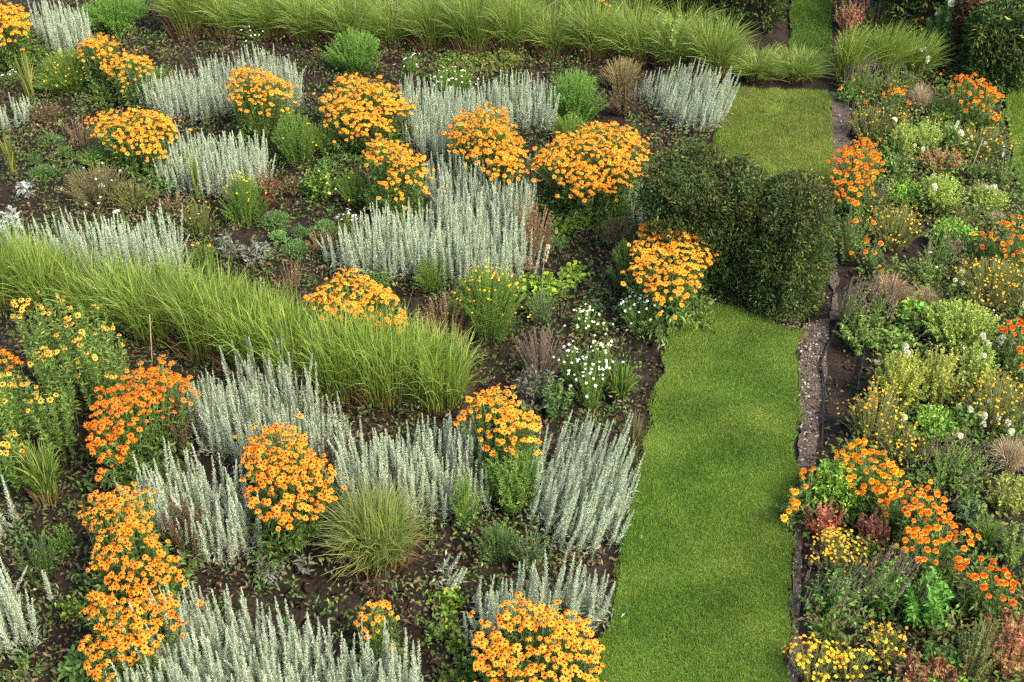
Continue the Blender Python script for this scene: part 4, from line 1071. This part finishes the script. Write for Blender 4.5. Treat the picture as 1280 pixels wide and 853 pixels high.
P((1205, 232, 1262, 275), 'golden', 'yellow green bush beside the lower right lawn corner', fl='phlox', nf=4)
P((1070, 226, 1110, 270), 'olive', 'purplish brown salvia at the foot of the orange clump by the hedge', fl='salvia', nf=22, col=(.07, .075, .04))
P((1082, 256, 1152, 318), 'olive', 'yellow bidens mat in the upper right bed', name='bidens', cat='bidens', fl='bright', nf=60)
P((1042, 252, 1088, 335), 'shrub', 'dark green plant with few orange flowers along the hedge end', col=(.05, .085, .022), fl='orange', nf=4)
P((1066, 300, 1112, 348), 'shrub', 'dark green plant with scattered orange flowers right of the hedge', col=(.055, .09, .024), fl='orange', nf=6)
P((1158, 272, 1222, 318), 'lime', 'bright green leafy plant below the blond tuft at the right', col=(.085, .18, .022))
P((1142, 296, 1192, 350), 'shrub', 'salvia with dusty pink spikes left of the pink flower', name='salvia', cat='salvia', fl='salvia', nf=18, lean=(.15, 0))
P((1192, 308, 1222, 330), 'brown', 'small plant with a bright pink flower in the right bed', fl='pink', nf=1, col=(.06, .07, .03))
P((1205, 290, 1240, 330), 'shrub', 'dark stalky plant left of the orange clump at the right edge', col=(.05, .075, .02), fl='orange', nf=4, fsize=.8)
P((1192, 322, 1290, 400), 'olive', 'broad yellow bidens mat at the right edge', name='bidens', cat='bidens', fl='bright', nf=90, d=240)
P((1250, 340, 1290, 362), 'leafy', 'bright green leaves amid the broad bidens mat')
P((1128, 322, 1186, 366), 'shrub', 'green leafy plant below the dusty pink salvia', fl='white', nf=4)
P((1180, 372, 1245, 398), 'coral', 'coral leafed low plant at the foot of the broad bidens mat', col=(.34, .12, .06))
P((1178, 345, 1206, 380), 'tall', 'white phlox left of the broad bidens mat', name='white_phlox', cat='phlox', fl='phlox', nf=4, d=50)
P((1044, 350, 1086, 420), 'shrub', 'purple salvia spikes beside the hoses at the bed edge', name='salvia', cat='salvia', fl='salvia', nf=30, lean=(.15, 0))
P((1078, 355, 1108, 420), 'shrub', 'purple salvia spikes in front of the brownish feather grass', name='salvia', cat='salvia', fl='salvia', nf=26, lean=(.15, 0))
P((1046, 394, 1100, 448), 'shrub', 'green bushy base of foliage above the hoses', L=.06, W=.03)
P((1116, 372, 1158, 412), 'lobed', 'bright green large leaved plant beside the feather grass', L=.13, W=.10, col=(.10, .21, .03))
P((1095, 412, 1145, 452), 'leafy', 'green leafy plant with yellowing leaf above the golden shrub', L=.09, W=.05, col=(.09, .16, .025))
P((1150, 376, 1248, 452), 'golden', 'big yellow green shrub in the middle of the right bed', col=(.14, .20, .028), fl='white', nf=6)
P((1096, 430, 1160, 520), 'golden', 'golden yellow shrub with white flower heads beside the hoses', col=(.20, .21, .03), fl='phlox', nf=5)
P((1148, 428, 1200, 515), 'golden', 'olive gold shrub in the middle of the right bed', col=(.17, .18, .03))
P((1195, 425, 1245, 502), 'golden', 'yellow green shrub with white heads right of the olive gold shrub', fl='phlox', nf=5)
P((1232, 425, 1268, 475), 'shrub', 'green stalky plant with white heads below the red orange clump', fl='phlox', nf=3)
P((1135, 505, 1200, 562), 'lime', 'fresh green leafy plant below the golden shrubs', fl=('phlox', 'bright'), nf=(4, 8), col=(.10, .20, .022))
P((1185, 498, 1230, 555), 'leafy', 'white phlox right of the fresh green plant', name='white_phlox', cat='phlox', fl='phlox', nf=7)
P((1238, 505, 1272, 555), 'leafy', 'white phlox near the large blond feather grass', name='white_phlox', cat='phlox', fl='phlox', nf=6)
P((1062, 475, 1130, 568), 'olive', 'yellow bidens beside the drip hoses', name='bidens', cat='bidens', fl='bright', nf=60)
P((1205, 465, 1290, 555), 'olive', 'brownish bidens with yellow flowers at the right edge', name='bidens', cat='bidens', fl='bright', nf=70, d=170)
P((1085, 530, 1165, 590), 'olive', 'brown wiry plant with yellow dots above the diagonal orange band', name='bidens', cat='bidens', fl='bright', nf=40, d=200)
P((1145, 555, 1232, 630), 'shrub', 'broad salvia with dusty spikes above the orange band', name='salvia', cat='salvia', fl='salvia', nf=36, lean=(.2, 0))
P((1010, 572, 1085, 655), 'lime', 'lime green coleus in front of the diagonal orange band', spread=1.05)
P((1008, 630, 1052, 680), 'coral', 'coral red plant in front of the lime coleus', fl='coral', nf=22, col=(.46, .12, .085), p2=.2)
P((1066, 644, 1106, 690), 'coral', 'coral plant between the lime coleus and the diagonal orange band', fl='coral', nf=18, col=(.44, .12, .085), p2=.25)
P((996, 598, 1022, 622), 'coral', 'small coral plant at the gravel edge beside amber flowers', fl='coral', nf=8)
P((1060, 580, 1090, 612), 'coral', 'small coral plant within the amber flowers', fl='coral', nf=8)
P((1232, 590, 1290, 650), 'golden', 'yellow green shrub at the right edge below the feather grass', col=(.14, .15, .03))
P((1252, 648, 1292, 718), 'shrub', 'green shrub at the right edge beside the orange band')
P((1012, 664, 1075, 728), 'olive', 'yellow bidens below the coral plants', name='bidens', cat='bidens', fl='bright', nf=60)
P((1068, 680, 1150, 735), 'olive', 'yellow speckled bidens beneath the diagonal orange band', name='bidens', cat='bidens', fl='bright', nf=46)
P((998, 712, 1075, 792), 'leafy', 'big purple brown salvia near the gravel edge', name='salvia', cat='salvia', fl='salvia', nf=32, lean=(.22, 0), L=.06, W=.03)
P((1062, 700, 1135, 785), 'leafy', 'purple brown salvia left of the bright green bush', name='salvia', cat='salvia', fl='salvia', nf=36, lean=(.22, 0), L=.06, W=.03)
P((1128, 712, 1190, 800), 'leafy', 'bright green leafy bush in the lower right bed', col=(.065, .17, .02), col2=(.10, .22, .03), d=150, L=.085, W=.034)
P((1205, 730, 1245, 770), 'olive', 'thin yellow flowered plant beside the red orange clump', fl='bright', nf=20)
P((988, 800, 1045, 866), 'olive', 'yellow flowered bidens at the bottom of the gravel edge', name='bidens', cat='bidens', fl='bright', nf=46, fsize=1.2)
P((1040, 812, 1090, 866), 'olive', 'yellow flowered bidens at the bottom right of the gravel-edge one', name='bidens', cat='bidens', fl='bright', nf=20, fsize=1.2)
P((1072, 788, 1140, 842), 'olive', 'low yellow bidens below the bright green bush', name='bidens', cat='bidens', fl='bright', nf=26, fsize=1.2)
P((1112, 826, 1152, 872), 'coral', 'coral plumed plant at the bottom edge, left of two', fl='coral', nf=16)
P((1152, 830, 1196, 872), 'coral', 'coral plumed plant at the bottom edge, right of two', fl='coral', nf=16)
P((1140, 808, 1210, 866), 'lime', 'green ferny plant between the coral plumes at the bottom edge', col=(.06, .14, .025))
P((1195, 765, 1250, 866), 'olive', 'olive shrub at the bottom right', col=(.10, .12, .03), W=.016)
P((1228, 768, 1300, 860), 'coral', 'rusty leaved shrub at the bottom right corner', col=(.26, .10, .05), fl='coral', nf=24)

# ------------------------------------------------------------------ hoses and canes
def hose(px, label):
    W = pxpoly(px); t = np.linspace(0, len(W) - 1, 46); i = np.minimum(t.astype(int), len(W) - 2); f = (t - i)[:, None]
    f = f * f * (3 - 2 * f)
    Q = W[i] * (1 - f) + W[i + 1] * f; Q[:, 0] += .012 * np.sin(t * 3)
    mb = MB(); tubes(mb, np.c_[Q, np.full(46, .042)][None], .011, (.02, .02, .02), sides=8)
    tag(link('drip_hose', mb.mesh('drip_hose', M_HOSE, True)), label, 'hose', 'drip hoses beside the path')
hose([(1046, 402), (1036, 432), (1026, 460), (1030, 500), (1028, 530), (1024, 565)], 'black drip hose nearest the mown path, lying on brown gravel')
hose([(1080, 430), (1074, 470), (1072, 500), (1066, 540), (1060, 575)], 'black drip hose running beside the golden shrub')
def cane(b, top, label):
    g = at(*b); d = ray(*top); t = (g[1] + .05) / d[1]; e = np.array([d[0] * t, g[1] + .05, H + d[2] * t])
    mb = MB(); K = 7
    P_ = g + (e - g) * np.linspace(0, 1, K)[:, None]
    tubes(mb, P_[None], np.where(np.arange(K) % 2, .0075, .006)[None], (.3, .2, .1), sides=7)
    tag(link('bamboo_cane', mb.mesh('bamboo_cane', M_CANE, True)), label, 'cane', 'bamboo canes')
cane((1210, 222), (1229, 172), 'leaning bamboo cane beside the white phlox in the upper right bed')
cane((1241, 100), (1253, 58), 'leaning bamboo cane before the dark hedge, left of the red dahlia')
cane((1247, 462), (1266, 424), 'leaning bamboo cane below the red orange clump at the right edge')
cane((1112, 405), (1122, 376), 'leaning bamboo cane left of the large leaved plant')
cane((190, 452), (187, 393), 'thin upright cane in front of the grass band at the left')
def seedstalk():
    g = at(676, 384); t = at(680, 300, .7)
    root = thing('seed_stalk', tuple(g), 'pale seed stalk rising from the lime lobed plant', 'seed stalk')
    mb = MB(); tubes(mb, np.array([[0, 0, 0], [.01, 0, .35], [.03, 0, .72]])[None], .006, (.2, .2, .08), sides=6)
    link('stalk', mb.mesh('stalk', M_WOOD), root)
    mb = MB(); t = rng.random(200)
    leaves(mb, np.c_[.03 + .04 * t, 0 * t, .62 + .2 * t], rng.normal(0, 1, (200, 3)) + [0, 0, 1], .035, .018, jitter((.5, .42, .25), 200, .1))
    link('seed_head', mb.mesh('seed_head', M_DRY), root)
seedstalk()
def plant_tag(px, label):
    import bmesh
    g = at(*px)
    bm = bmesh.new(); bmesh.ops.create_cube(bm, size=1, matrix=Matrix.Translation((0, 0, .06)) @ Matrix.Rotation(-.35, 4, 'X') @ Matrix.Diagonal((.03, .006, .16, 1)))
    bmesh.ops.bevel(bm, geom=bm.edges[:], offset=.0025, segments=2, affect='EDGES')
    me = bpy.data.meshes.new('plant_label'); bm.to_mesh(me); bm.free(); me.materials.append(M_TAG)
    tag(link('plant_label', me, None, tuple(g)), label, 'plant label', 'white plant labels')
plant_tag((1219, 325), 'white plant label near the pink flower in the right bed')
plant_tag((1278, 385), 'white plant label at the right edge below the broad bidens mat')
plant_tag((1253, 194), 'white plant label beside the olive plant near the right lawn')

# ------------------------------------------------------------------ camera and daylight
cam = bpy.data.cameras.new('camera'); co = link('camera', cam)
cam.sensor_fit = 'HORIZONTAL'; cam.sensor_width = 36; cam.lens = FPX / 1280 * 36; cam.clip_end = 600; cam.clip_start = .1
co.location = (0, 0, H); co.rotation_euler = (math.pi / 2 - PITCH, 0, 0)
S.camera = co
EL, AZ = math.radians(46), math.radians(125)          # azimuth clockwise from the view direction (+Y)
w = bpy.data.worlds.new('World'); S.world = w; w.use_nodes = True
nt = w.node_tree; sky = nt.nodes.new('ShaderNodeTexSky'); sky.sky_type = 'NISHITA'; sky.sun_disc = False
sky.sun_elevation = EL; sky.sun_rotation = AZ; sky.air_density = 1.0; sky.dust_density = 3.0
bg = nt.nodes['Background']; bg.inputs['Strength'].default_value = .15
nt.links.new(sky.outputs[0], bg.inputs['Color'])
sl = bpy.data.lights.new('sun', 'SUN'); sl.energy = 1.8; sl.angle = math.radians(26); sl.color = (1, .92, .78)
so = link('sun', sl)
sd = Vector((math.sin(AZ) * math.cos(EL), math.cos(AZ) * math.cos(EL), math.sin(EL)))
so.rotation_euler = sd.to_track_quat('Z', 'Y').to_euler()
so.location = sd * 40
S.view_settings.view_transform = 'Standard'; S.view_settings.look = 'None'; S.view_settings.exposure = 1.82; S.view_settings.gamma = 1
S.render.engine = 'CYCLES'
S.cycles.max_bounces = 6; S.cycles.diffuse_bounces = 3; S.cycles.transmission_bounces = 4; S.cycles.glossy_bounces = 2; S.cycles.transparent_max_bounces = 4
S.cycles.use_denoising = False; S.cycles.filter_width = 1.4
